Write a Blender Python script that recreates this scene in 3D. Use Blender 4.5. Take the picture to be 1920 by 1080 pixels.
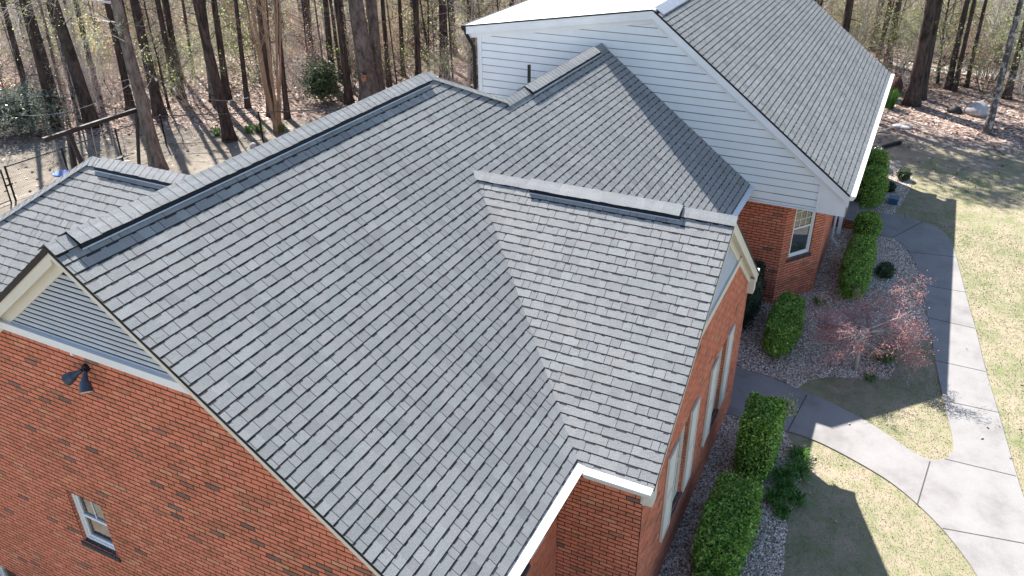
import bpy, math, random
import numpy as np
from mathutils import Vector, Matrix
R = math.radians
random.seed(7)
scene = bpy.context.scene
for o in list(bpy.data.objects):
    bpy.data.objects.remove(o)

# ------------------------------------------------------------------ camera
cam_d = bpy.data.cameras.new('camera'); cam = bpy.data.objects.new('camera', cam_d)
scene.collection.objects.link(cam); scene.camera = cam
CAMP = Vector((-4.8037, -7.9732, 10.8185)); YAW, PITCH, ROLL = 0.4614, -0.5104, -0.0080
fw = Vector((math.cos(PITCH)*math.cos(YAW), math.cos(PITCH)*math.sin(YAW), math.sin(PITCH)))
rt = Vector((math.sin(YAW), -math.cos(YAW), 0)); up = rt.cross(fw)
rt2 = rt*math.cos(ROLL) + up*math.sin(ROLL); up2 = up*math.cos(ROLL) - rt*math.sin(ROLL)
m = Matrix((rt2, up2, -fw)).transposed().to_4x4(); m.translation = CAMP
cam.matrix_world = m
cam_d.sensor_width = 36; cam_d.lens = 36*1527.4/1920; cam_d.clip_end = 600; cam_d.clip_start = 0.1

# ------------------------------------------------------------------ light
SD = Vector((0.595, 0.805, 1.0)).normalized()          # towards the sun
world = bpy.data.worlds.new('World'); scene.world = world; world.use_nodes = True
wn = world.node_tree; bg = wn.nodes['Background']
sky = wn.nodes.new('ShaderNodeTexSky'); sky.sky_type = 'NISHITA'; sky.sun_disc = False
sky.sun_elevation = math.asin(SD.z); sky.sun_rotation = math.atan2(SD.x, SD.y)
sky.air_density = 1.0; sky.dust_density = 0.6; sky.ozone_density = 1.0
wn.links.new(sky.outputs[0], bg.inputs[0]); bg.inputs[1].default_value = 0.087
sun_d = bpy.data.lights.new('sun', 'SUN'); sun_d.energy = 5.0; sun_d.angle = R(0.5); sun_d.color = (1, 0.96, 0.9)
sun = bpy.data.objects.new('sun', sun_d); scene.collection.objects.link(sun)
sun.rotation_euler = SD.to_track_quat('Z', 'Y').to_euler()
scene.view_settings.view_transform = 'Standard'; scene.view_settings.look = 'None'
scene.view_settings.gamma = 1; scene.view_settings.use_curve_mapping = False
scene.view_settings.exposure = 1.42
scene.cycles.max_bounces = 6; scene.cycles.diffuse_bounces = 3; scene.cycles.transparent_max_bounces = 4

# ------------------------------------------------------------------ materials
def new_mat(name):
    mt = bpy.data.materials.new(name); mt.use_nodes = True
    return mt, mt.node_tree.nodes, mt.node_tree.links, mt.node_tree.nodes['Principled BSDF']
def ramp(n, l, src, stops):
    r = n.new('ShaderNodeValToRGB'); e = r.color_ramp.elements
    while len(e) > 1: e.remove(e[0])
    e[0].position = stops[0][0]; e[0].color = (*stops[0][1], 1)
    for p, c in stops[1:]:
        q = e.new(p); q.color = (*c, 1)
    l.new(src, r.inputs[0]); return r
def noise(n, l, scale, detail=3, vec=None, rough=.6):
    t = n.new('ShaderNodeTexNoise'); t.inputs['Scale'].default_value = scale
    t.inputs['Detail'].default_value = detail; t.inputs['Roughness'].default_value = rough
    if vec: l.new(vec, t.inputs['Vector'])
    return t
def mix(n, l, a, b, fac, mode='MIX'):
    x = n.new('ShaderNodeMixRGB'); x.blend_type = mode
    for i, v in ((0, fac), (1, a), (2, b)):
        if isinstance(v, (int, float)): x.inputs[i].default_value = v
        elif isinstance(v, tuple): x.inputs[i].default_value = (*v, 1)
        else: l.new(v, x.inputs[i])
    return x.outputs[0]
def bump(n, l, bsdf, h, strength=.4, dist=.01):
    b = n.new('ShaderNodeBump'); b.inputs['Strength'].default_value = strength; b.inputs['Distance'].default_value = dist
    l.new(h, b.inputs['Height']); l.new(b.outputs[0], bsdf.inputs['Normal'])
def coords(n): return n.new('ShaderNodeTexCoord').outputs['Object']
def tone(n):
    a = n.new('ShaderNodeAttribute'); a.attribute_name = 'tone'; return a.outputs['Fac']
def plain(name, col, rough=.6, metal=0, var=.12, scale=6, bs=.0, spec=.5):
    mt, n, l, b = new_mat(name); co = coords(n); t = noise(n, l, scale, 5, co)
    lo = tuple(c*(1-var) for c in col); hi = tuple(min(1, c*(1+var)) for c in col)
    r = ramp(n, l, t.outputs[0], [(.3, lo), (.7, hi)]); l.new(r.outputs[0], b.inputs['Base Color'])
    b.inputs['Roughness'].default_value = rough; b.inputs['Metallic'].default_value = metal
    b.inputs['Specular IOR Level'].default_value = spec
    if bs:
        t2 = noise(n, l, scale*12, 3, co); bump(n, l, b, t2.outputs[0], bs, .01)
    return mt

def mk_shingle():
    mt, n, l, b = new_mat('asphalt_shingle'); co = coords(n)
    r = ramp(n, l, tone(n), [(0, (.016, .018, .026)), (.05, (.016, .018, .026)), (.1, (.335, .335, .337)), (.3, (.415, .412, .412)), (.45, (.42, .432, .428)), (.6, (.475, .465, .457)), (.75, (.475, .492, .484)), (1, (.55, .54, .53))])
    g = noise(n, l, 62, 3, co, .85); g2 = ramp(n, l, g.outputs[0], [(.3, (.68, .68, .7)), (.5, (1, 1, 1)), (.72, (1.3, 1.29, 1.27))])
    c = mix(n, l, r.outputs[0], g2.outputs[0], .75, 'MULTIPLY')
    w = noise(n, l, .8, 6, co, .65); w2 = ramp(n, l, w.outputs[0], [(.32, (.82, .83, .85)), (.68, (1.1, 1.09, 1.07))])
    c = mix(n, l, c, w2.outputs[0], .8, 'MULTIPLY'); l.new(c, b.inputs['Base Color'])
    b.inputs['Roughness'].default_value = .6; b.inputs['Specular IOR Level'].default_value = .6
    b.inputs['Diffuse Roughness'].default_value = 1
    bump(n, l, b, g.outputs[0], 1, .05); return mt
def mk_cap():  # shingle copy for caps; lightening stands for sun on their flatter tops
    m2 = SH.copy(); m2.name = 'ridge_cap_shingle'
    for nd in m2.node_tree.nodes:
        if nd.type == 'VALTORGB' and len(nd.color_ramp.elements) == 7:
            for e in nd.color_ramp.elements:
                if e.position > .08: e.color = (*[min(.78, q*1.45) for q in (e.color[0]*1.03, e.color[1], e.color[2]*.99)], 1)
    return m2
def mk_brick():
    mt, n, l, b = new_mat('red_brick'); co = coords(n)
    r = ramp(n, l, tone(n), [(0, (.19, .12, .10)), (.05, (.27, .15, .12)), (.16, (.50, .19, .12)), (.4, (.66, .21, .125)), (.6, (.70, .22, .135)), (.8, (.74, .265, .165)), (1, (.64, .32, .19))])
    w = noise(n, l, 11, 6, co, .75); w2 = ramp(n, l, w.outputs[0], [(.3, (.5, .55, .5)), (.44, (.82, .9, .82)), (.52, (1, 1, 1)), (.75, (1.2, 1.25, 1.3))])
    c = mix(n, l, r.outputs[0], w2.outputs[0], .8, 'MULTIPLY')
    k = noise(n, l, .7, 5, co, .7); k2 = ramp(n, l, k.outputs[0], [(.36, (.70, .70, .66)), (.5, (1, 1, 1))])
    c = mix(n, l, c, k2.outputs[0], .5, 'MULTIPLY'); l.new(c, b.inputs['Base Color'])
    b.inputs['Roughness'].default_value = .85; b.inputs['Specular IOR Level'].default_value = .25
    h = noise(n, l, 90, 3, co); bump(n, l, b, h.outputs[0], .6, .006); return mt
def mk_leaf(name, stops, trans=.35, rough=.5, sp=.4):
    mt, n, l, b = new_mat(name)
    r = ramp(n, l, tone(n), stops)
    l.new(r.outputs[0], b.inputs['Base Color']); b.inputs['Roughness'].default_value = rough
    b.inputs['Specular IOR Level'].default_value = sp
    tr = n.new('ShaderNodeBsdfTranslucent'); l.new(r.outputs[0], tr.inputs['Color'])
    ms = n.new('ShaderNodeMixShader'); ms.inputs[0].default_value = trans
    l.new(b.outputs[0], ms.inputs[1]); l.new(tr.outputs[0], ms.inputs[2])
    l.new(ms.outputs[0], n['Material Output'].inputs[0]); return mt
def mk_bark(name, a, c_, scale=9, patch=None):
    mt, n, l, b = new_mat(name); co = coords(n)
    mp = n.new('ShaderNodeMapping'); mp.inputs['Scale'].default_value = (1, 1, .22); l.new(co, mp.inputs[0])
    t = noise(n, l, scale, 5, mp.outputs[0], .7)
    r = ramp(n, l, t.outputs[0], [(.36, a), (.62, c_)]); c = r.outputs[0]
    if patch:
        p = noise(n, l, 4, 6, co, .75); pr = ramp(n, l, p.outputs[0], [(.5, (0, 0, 0)), (.56, (1, 1, 1))])
        c = mix(n, l, c, patch, pr.outputs[0])
    l.new(c, b.inputs['Base Color']); b.inputs['Roughness'].default_value = .9; b.inputs['Specular IOR Level'].default_value = .2
    bump(n, l, b, t.outputs[0], 1, .06); return mt
def mk_gravel():
    mt, n, l, b = new_mat('river_gravel'); co = coords(n)
    v = n.new('ShaderNodeTexVoronoi'); v.inputs['Scale'].default_value = 38; l.new(co, v.inputs['Vector'])
    sp = n.new('ShaderNodeSeparateColor'); l.new(v.outputs['Color'], sp.inputs[0])
    r = ramp(n, l, sp.outputs[0], [(0, (.16, .11, .085)), (.3, (.44, .32, .25)), (.55, (.68, .56, .47)), (.8, (.88, .77, .68)), (1, (.97, .93, .88))])
    e = ramp(n, l, v.outputs['Distance'], [(.45, (1, 1, 1)), (.85, (.3, .26, .24))])
    c = mix(n, l, r.outputs[0], e.outputs[0], 1, 'MULTIPLY')
    k = noise(n, l, 1.6, 5, co); k2 = ramp(n, l, k.outputs[0], [(.35, (.72, .66, .62)), (.62, (1, 1, 1))])
    c = mix(n, l, c, k2.outputs[0], .8, 'MULTIPLY'); l.new(c, b.inputs['Base Color'])
    b.inputs['Roughness'].default_value = .8
    inv = n.new('ShaderNodeMath'); inv.operation = 'SUBTRACT'; inv.inputs[0].default_value = 1; l.new(v.outputs['Distance'], inv.inputs[1])
    bump(n, l, b, inv.outputs[0], 1, .03); return mt
def mk_concrete():
    mt, n, l, b = new_mat('concrete'); co = coords(n)
    t = noise(n, l, 1.3, 6, co, .65); r = ramp(n, l, t.outputs[0], [(.3, (.205, .193, .186)), (.5, (.27, .257, .25)), (.75, (.305, .293, .286))])
    g = noise(n, l, 60, 3, co, .8); g2 = ramp(n, l, g.outputs[0], [(.3, (.7, .7, .7)), (.55, (1, 1, 1)), (.8, (1.15, 1.15, 1.15))])
    c = mix(n, l, r.outputs[0], g2.outputs[0], .7, 'MULTIPLY')
    l.new(c, b.inputs['Base Color']); b.inputs['Roughness'].default_value = .85; bump(n, l, b, g.outputs[0], .3, .005); return mt
def mk_ground():
    mt, n, l, b = new_mat('lawn_and_litter'); co = coords(n)
    sx = n.new('ShaderNodeSeparateXYZ'); l.new(co, sx.inputs[0])
    def M(op, a, bb=None, c=None):
        q = n.new('ShaderNodeMath'); q.operation = op
        for i, v in enumerate((a, bb, c)):
            if v is None: continue
            if isinstance(v, (int, float)): q.inputs[i].default_value = v
            else: l.new(v, q.inputs[i])
        return q.outputs[0]
    big = noise(n, l, .35, 5, co, .65)
    dn = M('MULTIPLY_ADD', big.outputs[0], 9, -4.5)
    fx = M('SUBTRACT', sx.outputs[0], 30.6)
    gx = M('SUBTRACT', M('ADD', M('MULTIPLY', sx.outputs[0], .75), M('MULTIPLY', sx.outputs[1], .66)), 26.6)
    f = M('ADD', M('MAXIMUM', fx, gx), M('MULTIPLY', dn, .45))
    litter = n.new('ShaderNodeMapRange'); l.new(f, litter.inputs[0]); litter.inputs[1].default_value = -.7; litter.inputs[2].default_value = .9
    # lawn
    n1 = noise(n, l, .9, 6, co, .7); n2 = noise(n, l, 45, 4, co, .8); n3 = noise(n, l, 3.2, 5, co, .7)
    lawn = ramp(n, l, n1.outputs[0], [(.3, (.205, .21, .125)), (.4, (.27, .26, .17)), (.5, (.33, .29, .215)), (.66, (.395, .325, .26))])
    l3 = ramp(n, l, n3.outputs[0], [(.35, (.72, .86, .6)), (.6, (1.08, 1.04, 1.02))])
    c = mix(n, l, lawn.outputs[0], l3.outputs[0], .85, 'MULTIPLY')
    l2 = ramp(n, l, n2.outputs[0], [(.3, (.5, .52, .42)), (.52, (1, 1, 1)), (.75, (1.28, 1.24, 1.15))])
    lawnc = mix(n, l, c, l2.outputs[0], .9, 'MULTIPLY')
    # back yard is tan
    yard = ramp(n, l, n1.outputs[0], [(.3, (.17, .15, .12)), (.5, (.27, .235, .195)), (.75, (.37, .31, .265))])
    yardc = mix(n, l, yard.outputs[0], l2.outputs[0], .9, 'MULTIPLY')
    ym = n.new('ShaderNodeMapRange'); l.new(M('MAXIMUM', M('MULTIPLY', sx.outputs[1], .3), M('ADD', M('SUBTRACT', sx.outputs[0], 28.2), dn)), ym.inputs[0]); ym.inputs[1].default_value = -.5; ym.inputs[2].default_value = 1.2
    c = mix(n, l, lawnc, yardc, ym.outputs[0])
    # litter
    v = n.new('ShaderNodeTexVoronoi'); v.inputs['Scale'].default_value = 11; l.new(co, v.inputs['Vector'])
    sp = n.new('ShaderNodeSeparateColor'); l.new(v.outputs['Color'], sp.inputs[0])
    lr = ramp(n, l, sp.outputs[0], [(0, (.11, .075, .06)), (.35, (.25, .18, .145)), (.7, (.42, .31, .26)), (1, (.64, .53, .47))])
    lk = ramp(n, l, n1.outputs[0], [(.35, (.6, .55, .5)), (.6, (1, 1, 1))])
    lc = mix(n, l, lr.outputs[0], lk.outputs[0], .45, 'MULTIPLY')
    # green weeds patches in the far woods
    gm = noise(n, l, .12, 4, co); gr = ramp(n, l, gm.outputs[0], [(.52, (0, 0, 0)), (.6, (.8, .8, .8))])
    far = n.new('ShaderNodeMapRange'); l.new(M('ADD', M('MULTIPLY', sx.outputs[0], .9), M('MULTIPLY', sx.outputs[1], .45)), far.inputs[0]); far.inputs[1].default_value = 38; far.inputs[2].default_value = 52
    gf = M('MULTIPLY', gr.outputs[0], far.outputs[0])
    gcol = ramp(n, l, n2.outputs[0], [(.3, (.28, .36, .10)), (.7, (.55, .64, .26))])
    lc = mix(n, l, lc, gcol.outputs[0], gf)
    c = mix(n, l, c, lc, litter.outputs[0]); l.new(c, b.inputs['Base Color'])
    b.inputs['Roughness'].default_value = .95; b.inputs['Specular IOR Level'].default_value = .1
    bump(n, l, b, n2.outputs[0], .8, .02); return mt
def mk_glass():
    mt, n, l, b = new_mat('window_glass'); b.inputs['Base Color'].default_value = (.03, .035, .04, 1)
    b.inputs['Roughness'].default_value = .03; b.inputs['Specular IOR Level'].default_value = 1.0; b.inputs['Coat Weight'].default_value = 1; return mt
def mk_chain():
    mt, n, l, b = new_mat('chain_link'); co = coords(n)
    b.inputs['Base Color'].default_value = (.03, .03, .03, 1)
    return mt

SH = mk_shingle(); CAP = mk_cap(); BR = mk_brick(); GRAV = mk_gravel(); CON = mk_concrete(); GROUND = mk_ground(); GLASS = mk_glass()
MORTAR = plain('mortar', (.035, .014, .01), .95, var=.3, scale=30)
DARKBRICK = plain('dark_sill_brick', (.055, .05, .055), .8, var=.5, scale=40, bs=.5)
CREAM = plain('cream_paint', (.66, .62, .55), .5, var=.05, scale=3)
WHITE = plain('white_paint', (.76, .77, .79), .5, var=.05, scale=2)
LOUVER = plain('weathered_white_paint', (.60, .60, .61), .6, var=.07, scale=3)
LOUVD = plain('shade_backing', (.035,.035,.04), .9)  # near-black so the gaps between slats read as shade
def mk_siding():
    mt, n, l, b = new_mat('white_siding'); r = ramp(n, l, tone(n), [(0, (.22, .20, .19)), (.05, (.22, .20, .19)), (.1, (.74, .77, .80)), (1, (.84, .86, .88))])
    t = noise(n, l, 2, 5, coords(n)); t2 = ramp(n, l, t.outputs[0], [(.3, (.93, .93, .93)), (.7, (1, 1, 1))])
    l.new(mix(n, l, r.outputs[0], t2.outputs[0], 1, 'MULTIPLY'), b.inputs['Base Color']); b.inputs['Roughness'].default_value = .5; return mt
SIDING = mk_siding()
GUTTER = plain('white_gutter', (.78, .78, .78), .35, var=.04)
MEMBRANE = plain('white_roof_membrane', (.74, .76, .78), .55, var=.09, scale=1.5)
BLACK = plain('black_metal', (.010, .010, .011), .55, spec=.3)
DARK = plain('dark_underlay', (.03, .032, .036), .9)
NAVY = plain('navy_enamel', (.045, .06, .10), .4)
BULB = plain('lamp_glass_white', (.75, .72, .68), .3)
SOFFIT = plain('cream_soffit', (.70, .62, .42), .6, var=.04)  # the yellow stands for sunlight reflected onto cream paint
ALU = plain('aluminium', (.6, .62, .66), .35, metal=.6)
BARK = mk_bark('pine_bark', (.024, .020, .018), (.115, .088, .076))
BARKG = mk_bark('grey_bark', (.075, .065, .055), (.26, .225, .195))
BARKB = mk_bark('mottled_pale_bark', (.05, .045, .042), (.15, .14, .13), 8, (.42, .42, .40))
BARKT = mk_bark('tan_bark', (.26, .17, .11), (.46, .34, .24), 14)
TWIG = mk_bark('twig_bark', (.40, .34, .31), (.85, .79, .75), 6)
TWIGR = mk_bark('maple_bark', (.22, .2, .19), (.5, .47, .46), 9)
HEDGE = mk_leaf('hedge_leaf', [(0, (.05, .11, .02)), (.35, (.17, .34, .05)), (.75, (.32, .54, .09)), (1, (.55, .68, .2))], .25)
HEDGED = mk_leaf('dark_holly_leaf', [(0, (.008, .014, .008)), (1, (.03, .05, .028))], .15)
EVERG = mk_leaf('evergreen_leaf', [(0, (.02,.04,.02)), (1, (.13,.19,.09))], .25)
HEDGEV = mk_leaf('variegated_leaf', [(0, (.10, .15, .04)), (1, (.6, .6, .35))], .3)
REDLEAF = mk_leaf('red_maple_leaf', [(0, (.24, .05, .05)), (.5, (.55, .18, .17)), (1, (.84, .50, .46))], .45)
SPRING = mk_leaf('spring_leaf', [(0, (.28, .42, .06)), (.5, (.56, .70, .18)), (1, (.82, .88, .46))], .5)
BEECH = mk_leaf('dry_beech_leaf', [(0, (.40, .16, .07)), (.5, (.76, .42, .26)), (1, (.92, .76, .64))], .45)
PINE = mk_leaf('pine_needles', [(0, (.012, .03, .012)), (1, (.06, .10, .035))], .2)
GREYL = mk_leaf('glossy_pale_leaf', [(0, (.06, .09, .05)), (.6, (.2, .24, .17)), (1, (.5, .5, .45))], .2, .25, .8)
LITTER = mk_leaf('fallen_leaf', [(0, (.14, .09, .065)), (.5, (.40, .29, .23)), (1, (.70, .6, .54))], .1)
BLADE = mk_leaf('bright_blade', [(0, (.04, .12, .02)), (1, (.16, .32, .06))], .3)
STONE = plain('pale_boulder', (.46, .45, .44), .9, var=.2, scale=8, bs=.6)
PEB = mk_leaf('pebble', [(0, (.14, .09, .07)), (.5, (.58, .45, .37)), (1, (.97, .92, .86))], 0, .8)
WOODB = plain('birdhouse_wood', (.42, .2, .11), .8, var=.2)
STEELB = plain('dark_stained_timber', (.022, .02, .02), .6, var=.3)
BLUE = plain('blue_plastic', (.03, .14, .55), .35)
ROPE = plain('rope', (.45, .4, .32), .9)
WIRE = plain('pale_wire', (.35, .35, .34), .5)
STUMP = plain('red_brown_wood', (.09, .04, .03), .9, var=.4)

# ------------------------------------------------------------------ mesh builder
class MB:
    def __init__(s): s.v = []; s.f = []; s.t = []
    def face(s, pts, t=.5):
        i = len(s.v); s.v += [tuple(p) for p in pts]; s.f.append(tuple(range(i, i+len(pts)))); s.t.append(t)
    def box(s, lo, hi, t=.5, M=None):
        x0, y0, z0 = lo; x1, y1, z1 = hi
        P = [Vector(p) for p in ((x0,y0,z0),(x1,y0,z0),(x1,y1,z0),(x0,y1,z0),(x0,y0,z1),(x1,y0,z1),(x1,y1,z1),(x0,y1,z1))]
        if M: P = [M @ p for p in P]
        i = len(s.v); s.v += [tuple(p) for p in P]
        for q in ((0,3,2,1),(4,5,6,7),(0,1,5,4),(1,2,6,5),(2,3,7,6),(3,0,4,7)):
            s.f.append(tuple(i+k for k in q)); s.t.append(t)
    def prism(s, poly, ext, t=.5):
        """poly: 3D points, ext: vector; closed extrusion"""
        n = len(poly); A = [Vector(p) for p in poly]; B = [p+Vector(ext) for p in A]; i = len(s.v)
        s.v += [tuple(p) for p in A+B]
        s.f.append(tuple(range(i, i+n))[::-1]); s.t.append(t); s.f.append(tuple(range(i+n, i+2*n))); s.t.append(t)
        for k in range(n):
            s.f.append((i+k, i+(k+1)%n, i+n+(k+1)%n, i+n+k)); s.t.append(t)
    def beam(s, a, b, w, h, upv=(0,0,1), t=.5):
        """box bar from a to b, width w across, height h along upv, centred"""
        a = Vector(a); b = Vector(b); d = (b-a).normalized(); u = Vector(upv); u = (u-d*u.dot(d)).normalized(); c = d.cross(u)
        P = [a+c*(-w/2)+u*(-h/2), a+c*(w/2)+u*(-h/2), a+c*(w/2)+u*(h/2), a+c*(-w/2)+u*(h/2)]
        s.prism(P, b-a, t)
    def tube(s, pts, rad, sides=8, t=.5, cap=True):
        pts = [Vector(p) for p in pts]; n = len(pts); i0 = len(s.v)
        ref = Vector((0.31, 0.17, .93)).normalized()
        for k in range(n):
            d = (pts[min(k+1, n-1)]-pts[max(k-1, 0)])
            d = d.normalized() if d.length > 1e-9 else Vector((0, 0, 1))
            a = ref.cross(d)
            if a.length < .2: a = Vector((1, 0, 0)).cross(d)
            a.normalize(); b = d.cross(a); r = rad[k]
            for j in range(sides):
                th = 2*math.pi*j/sides; s.v.append(tuple(pts[k]+(a*math.cos(th)+b*math.sin(th))*r))
        for k in range(n-1):
            for j in range(sides):
                a0 = i0+k*sides+j; a1 = i0+k*sides+(j+1)%sides
                s.f.append((a0, a1, a1+sides, a0+sides)); s.t.append(t)
        if cap and sides > 3:
            s.f.append(tuple(i0+j for j in range(sides))[::-1]); s.t.append(t)
            s.f.append(tuple(i0+(n-1)*sides+j for j in range(sides))); s.t.append(t)
    def blob(s, c, r, seg=10, rings=6, jit=.0, t=.5, rng=random):
        c = Vector(c); rows = []
        for i in range(rings+1):
            ph = math.pi*i/rings; row = []
            for j in range(seg):
                th = 2*math.pi*j/seg; k = 1+rng.uniform(-jit, jit)
                row.append(len(s.v)); s.v.append((c.x+r[0]*k*math.sin(ph)*math.cos(th), c.y+r[1]*k*math.sin(ph)*math.sin(th), c.z+r[2]*k*math.cos(ph)))
            rows.append(row)
        for i in range(rings):
            for j in range(seg):
                s.f.append((rows[i][j], rows[i+1][j], rows[i+1][(j+1)%seg], rows[i][(j+1)%seg])); s.t.append(t)
    def leaves(s, P, size, rng, up=.3, asp=.55, tl=0, th=1):
        """random leaf-shaped quads at points P"""
        for p in P:
            n = Vector((rng.gauss(0,1), rng.gauss(0,1), rng.gauss(0,1)+up)).normalized()
            a = n.orthogonal().normalized(); a.rotate(Matrix.Rotation(rng.uniform(0, 6.28), 3, n)); b = n.cross(a)
            L = size*rng.uniform(.6, 1.3); W = L*asp; p = Vector(p)
            s.face((p-a*L*.5, p-a*L*.05+b*W*.5, p+a*L*.5, p-a*L*.05-b*W*.5), rng.uniform(tl, th))
    def mesh(s, name, mat, smooth=False):
        me = bpy.data.meshes.new(name); me.from_pydata(s.v, [], s.f); me.materials.append(mat)
        at = me.attributes.new('tone', 'FLOAT', 'FACE'); at.data.foreach_set('value', s.t)
        if smooth: me.polygons.foreach_set('use_smooth', [True]*len(me.polygons))
        me.update(); return me
    def build(s, name, mat, parent=None, smooth=False, label=None):
        o = bpy.data.objects.new(name, s.mesh(name, mat, smooth)); scene.collection.objects.link(o)
        if parent: o.parent = parent; o.matrix_parent_inverse = Matrix.Identity(4); o.location = -root_loc(parent)
        if label: o['label'] = label
        return o
def root_loc(o):
    v = Vector((0, 0, 0))
    while o: v += o.location; o = o.parent
    return v
def empty(name, loc, label, cat, group=None):
    o = bpy.data.objects.new(name, None); o.empty_display_size = .3; o.location = loc
    scene.collection.objects.link(o); tag(o, label, cat, group); return o
def tag(o, label, cat, group=None):
    o['label'] = label; o['category'] = cat
    if group: o['group'] = group
    return o
def struct(o, kind='structure'): o['kind'] = kind; return o

def clip(poly, cp):
    """Sutherland-Hodgman, cp convex (any winding)"""
    ar = sum(cp[i][0]*cp[(i+1)%len(cp)][1]-cp[(i+1)%len(cp)][0]*cp[i][1] for i in range(len(cp)))
    if ar < 0: cp = cp[::-1]
    out = poly
    for i in range(len(cp)):
        ax, ay = cp[i]; bx, by = cp[(i+1)%len(cp)]; ex, ey = bx-ax, by-ay
        sd = [ex*(q[1]-ay)-ey*(q[0]-ax) for q in out]
        if all(d >= -1e-9 for d in sd): continue
        if all(d <= 1e-9 for d in sd): return []
        res = []
        for j in range(len(out)):
            p, q = out[j], out[(j+1)%len(out)]; dp, dq = sd[j], sd[(j+1)%len(out)]
            if dp >= 0: res.append(p)
            if (dp > 0 and dq < 0) or (dp < 0 and dq > 0):
                tt = dp/(dp-dq); res.append((p[0]+(q[0]-p[0])*tt, p[1]+(q[1]-p[1])*tt))
        out = res
        if len(out) < 3: return []
    return out

def tiles(mb, O, A, D, polys, exp, widths, off, gap_a, gap_s, h_up, h_lo, tonef, base=0.0, seed=1, wob=0, edge=None, nogap=0, strip=None):
    """courses of tabs/bricks/boards on the plane O + a*A + s*D, clipped to convex polys, with real relief"""
    rng = random.Random(seed); O = Vector(O); A = Vector(A).normalized(); D = Vector(D).normalized(); N = A.cross(D)
    if N.dot(OUT) < 0: N = -N
    amin = min(p[0] for q in polys for p in q); amax = max(p[0] for q in polys for p in q)
    smin = min(p[1] for q in polys for p in q); smax = max(p[1] for q in polys for p in q)
    k = int(math.floor(smin/exp)); 
    while k*exp < smax:
        s0 = k*exp; s1 = (k+1)*exp-gap_s; a = amin-off(k, rng)-widths(rng)
        while a < amax:
            w = widths(rng); ww = rng.uniform(-wob, wob)
            ga = 0 if rng.random() < nogap else gap_a; quad = [(a, s0), (a+w-ga, s0), (a+w-ga, s1+ww), (a, s1+ww)]; a += w
            hl = h_lo(rng); hu = h_up; t = tonef(rng, k)
            for cp in polys:
                q = clip(quad, cp)
                if len(q) < 3: continue
                hs = [hu+(hl-hu)*(p[1]-s0)/exp for p in q]
                top = [O+A*p[0]+D*p[1]+N*(base+h) for p, h in zip(q, hs)]
                bot = [O+A*p[0]+D*p[1]+N*(base-.001) for p in q]
                mb.face(top, t)
                for i in range(len(q)):
                    j = (i+1) % len(q)
                    if max(hs[i], hs[j]) > .003: mb.face((top[i], bot[i], bot[j], top[j]), t if edge is None else edge)
        if strip:      # painted shadow line under each butt edge, plus granule band (shingles), grime (boards); toothed
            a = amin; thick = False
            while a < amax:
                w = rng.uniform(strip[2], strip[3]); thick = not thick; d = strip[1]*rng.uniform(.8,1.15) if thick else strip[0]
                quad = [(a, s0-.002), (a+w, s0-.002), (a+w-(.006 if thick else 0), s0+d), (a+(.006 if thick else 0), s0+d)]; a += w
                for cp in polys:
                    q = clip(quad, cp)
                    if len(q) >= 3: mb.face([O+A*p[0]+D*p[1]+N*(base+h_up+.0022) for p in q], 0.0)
        k += 1
OUT = Vector((0, 0, 1))

# ------------------------------------------------------------------ the ground
def gz(x, y):
    t = max(0.0, min(1.0, (3.0-x)/4.5)); t = t*t*(3-2*t); u = max(0.0, min(1.0, (y+5.2)/2.0)); u = u*u*(3-2*u)
    return -2.6*t*u
g = MB(); xs = sorted(set([-120, -80, -50, -30, -20]+[-12+i*1.0 for i in range(20)]+[8+i*4 for i in range(20)]+[100, 140, 190, 260])); ys = sorted(set([-160, -100, -60, -40, -28, -20, -14, -10]+[-8+i*.5 for i in range(14)]+[i*3 for i in range(20)]+[70, 90, 130, 190, 260]))
idx = {}
for i, x in enumerate(xs):
    for j, y in enumerate(ys):
        idx[i, j] = len(g.v); g.v.append((x, y, gz(x, y)))
for i in range(len(xs)-1):
    for j in range(len(ys)-1):
        g.f.append((idx[i, j], idx[i+1, j], idx[i+1, j+1], idx[i, j+1])); g.t.append(.5)
struct(g.build('ground', GROUND, smooth=True))

def smooth_poly(P, n=3):
    for _ in range(n):
        Q = []
        for i in range(len(P)):
            a, b = P[i], P[(i+1) % len(P)]
            Q += [(a[0]*.75+b[0]*.25, a[1]*.75+b[1]*.25), (a[0]*.25+b[0]*.75, a[1]*.25+b[1]*.75)]
        P = Q
    return P
def slab(name, P, z0, z1, mat):
    mb = MB(); mb.prism([(x, y, z0) for x, y in P], (0, 0, z1-z0)); return struct(mb.build(name, mat))
def chaikin_open(P, n=2):
    for _ in range(n):
        Q = [P[0]]
        for i in range(len(P)-1):
            a, b = P[i], P[i+1]
            Q += [(a[0]*.75+b[0]*.25, a[1]*.75+b[1]*.25), (a[0]*.25+b[0]*.75, a[1]*.25+b[1]*.75)]
        P = Q+[P[-1]]
    return P
p_out = [(21.82,-7.36),(22.04,-8.02),(21.98,-8.91),(21.6,-9.65),(20.85,-9.97),(20.07,-10.11),(17.59,-10.38),(15.52,-10.65),(13.58,-10.85),(12.48,-11.01),(10.1,-11.32),(9.35,-11.43),(7.5,-11.8),(5.0,-12.4),(2,-13.2),(-3,-14.6),(-12,-17.2)]
p_low = [(9.54,-5.91),(9.5,-7.17),(9.46,-7.67),(9.28,-8.2),(9.01,-8.81),(8.77,-9.24),(8.38,-9.69),(7.95,-10.08),(7.52,-10.38),(7.05,-10.65),(6.0,-11.05),(4,-11.6),(1,-12.3),(-3,-13.3),(-12,-15.8)]
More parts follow.
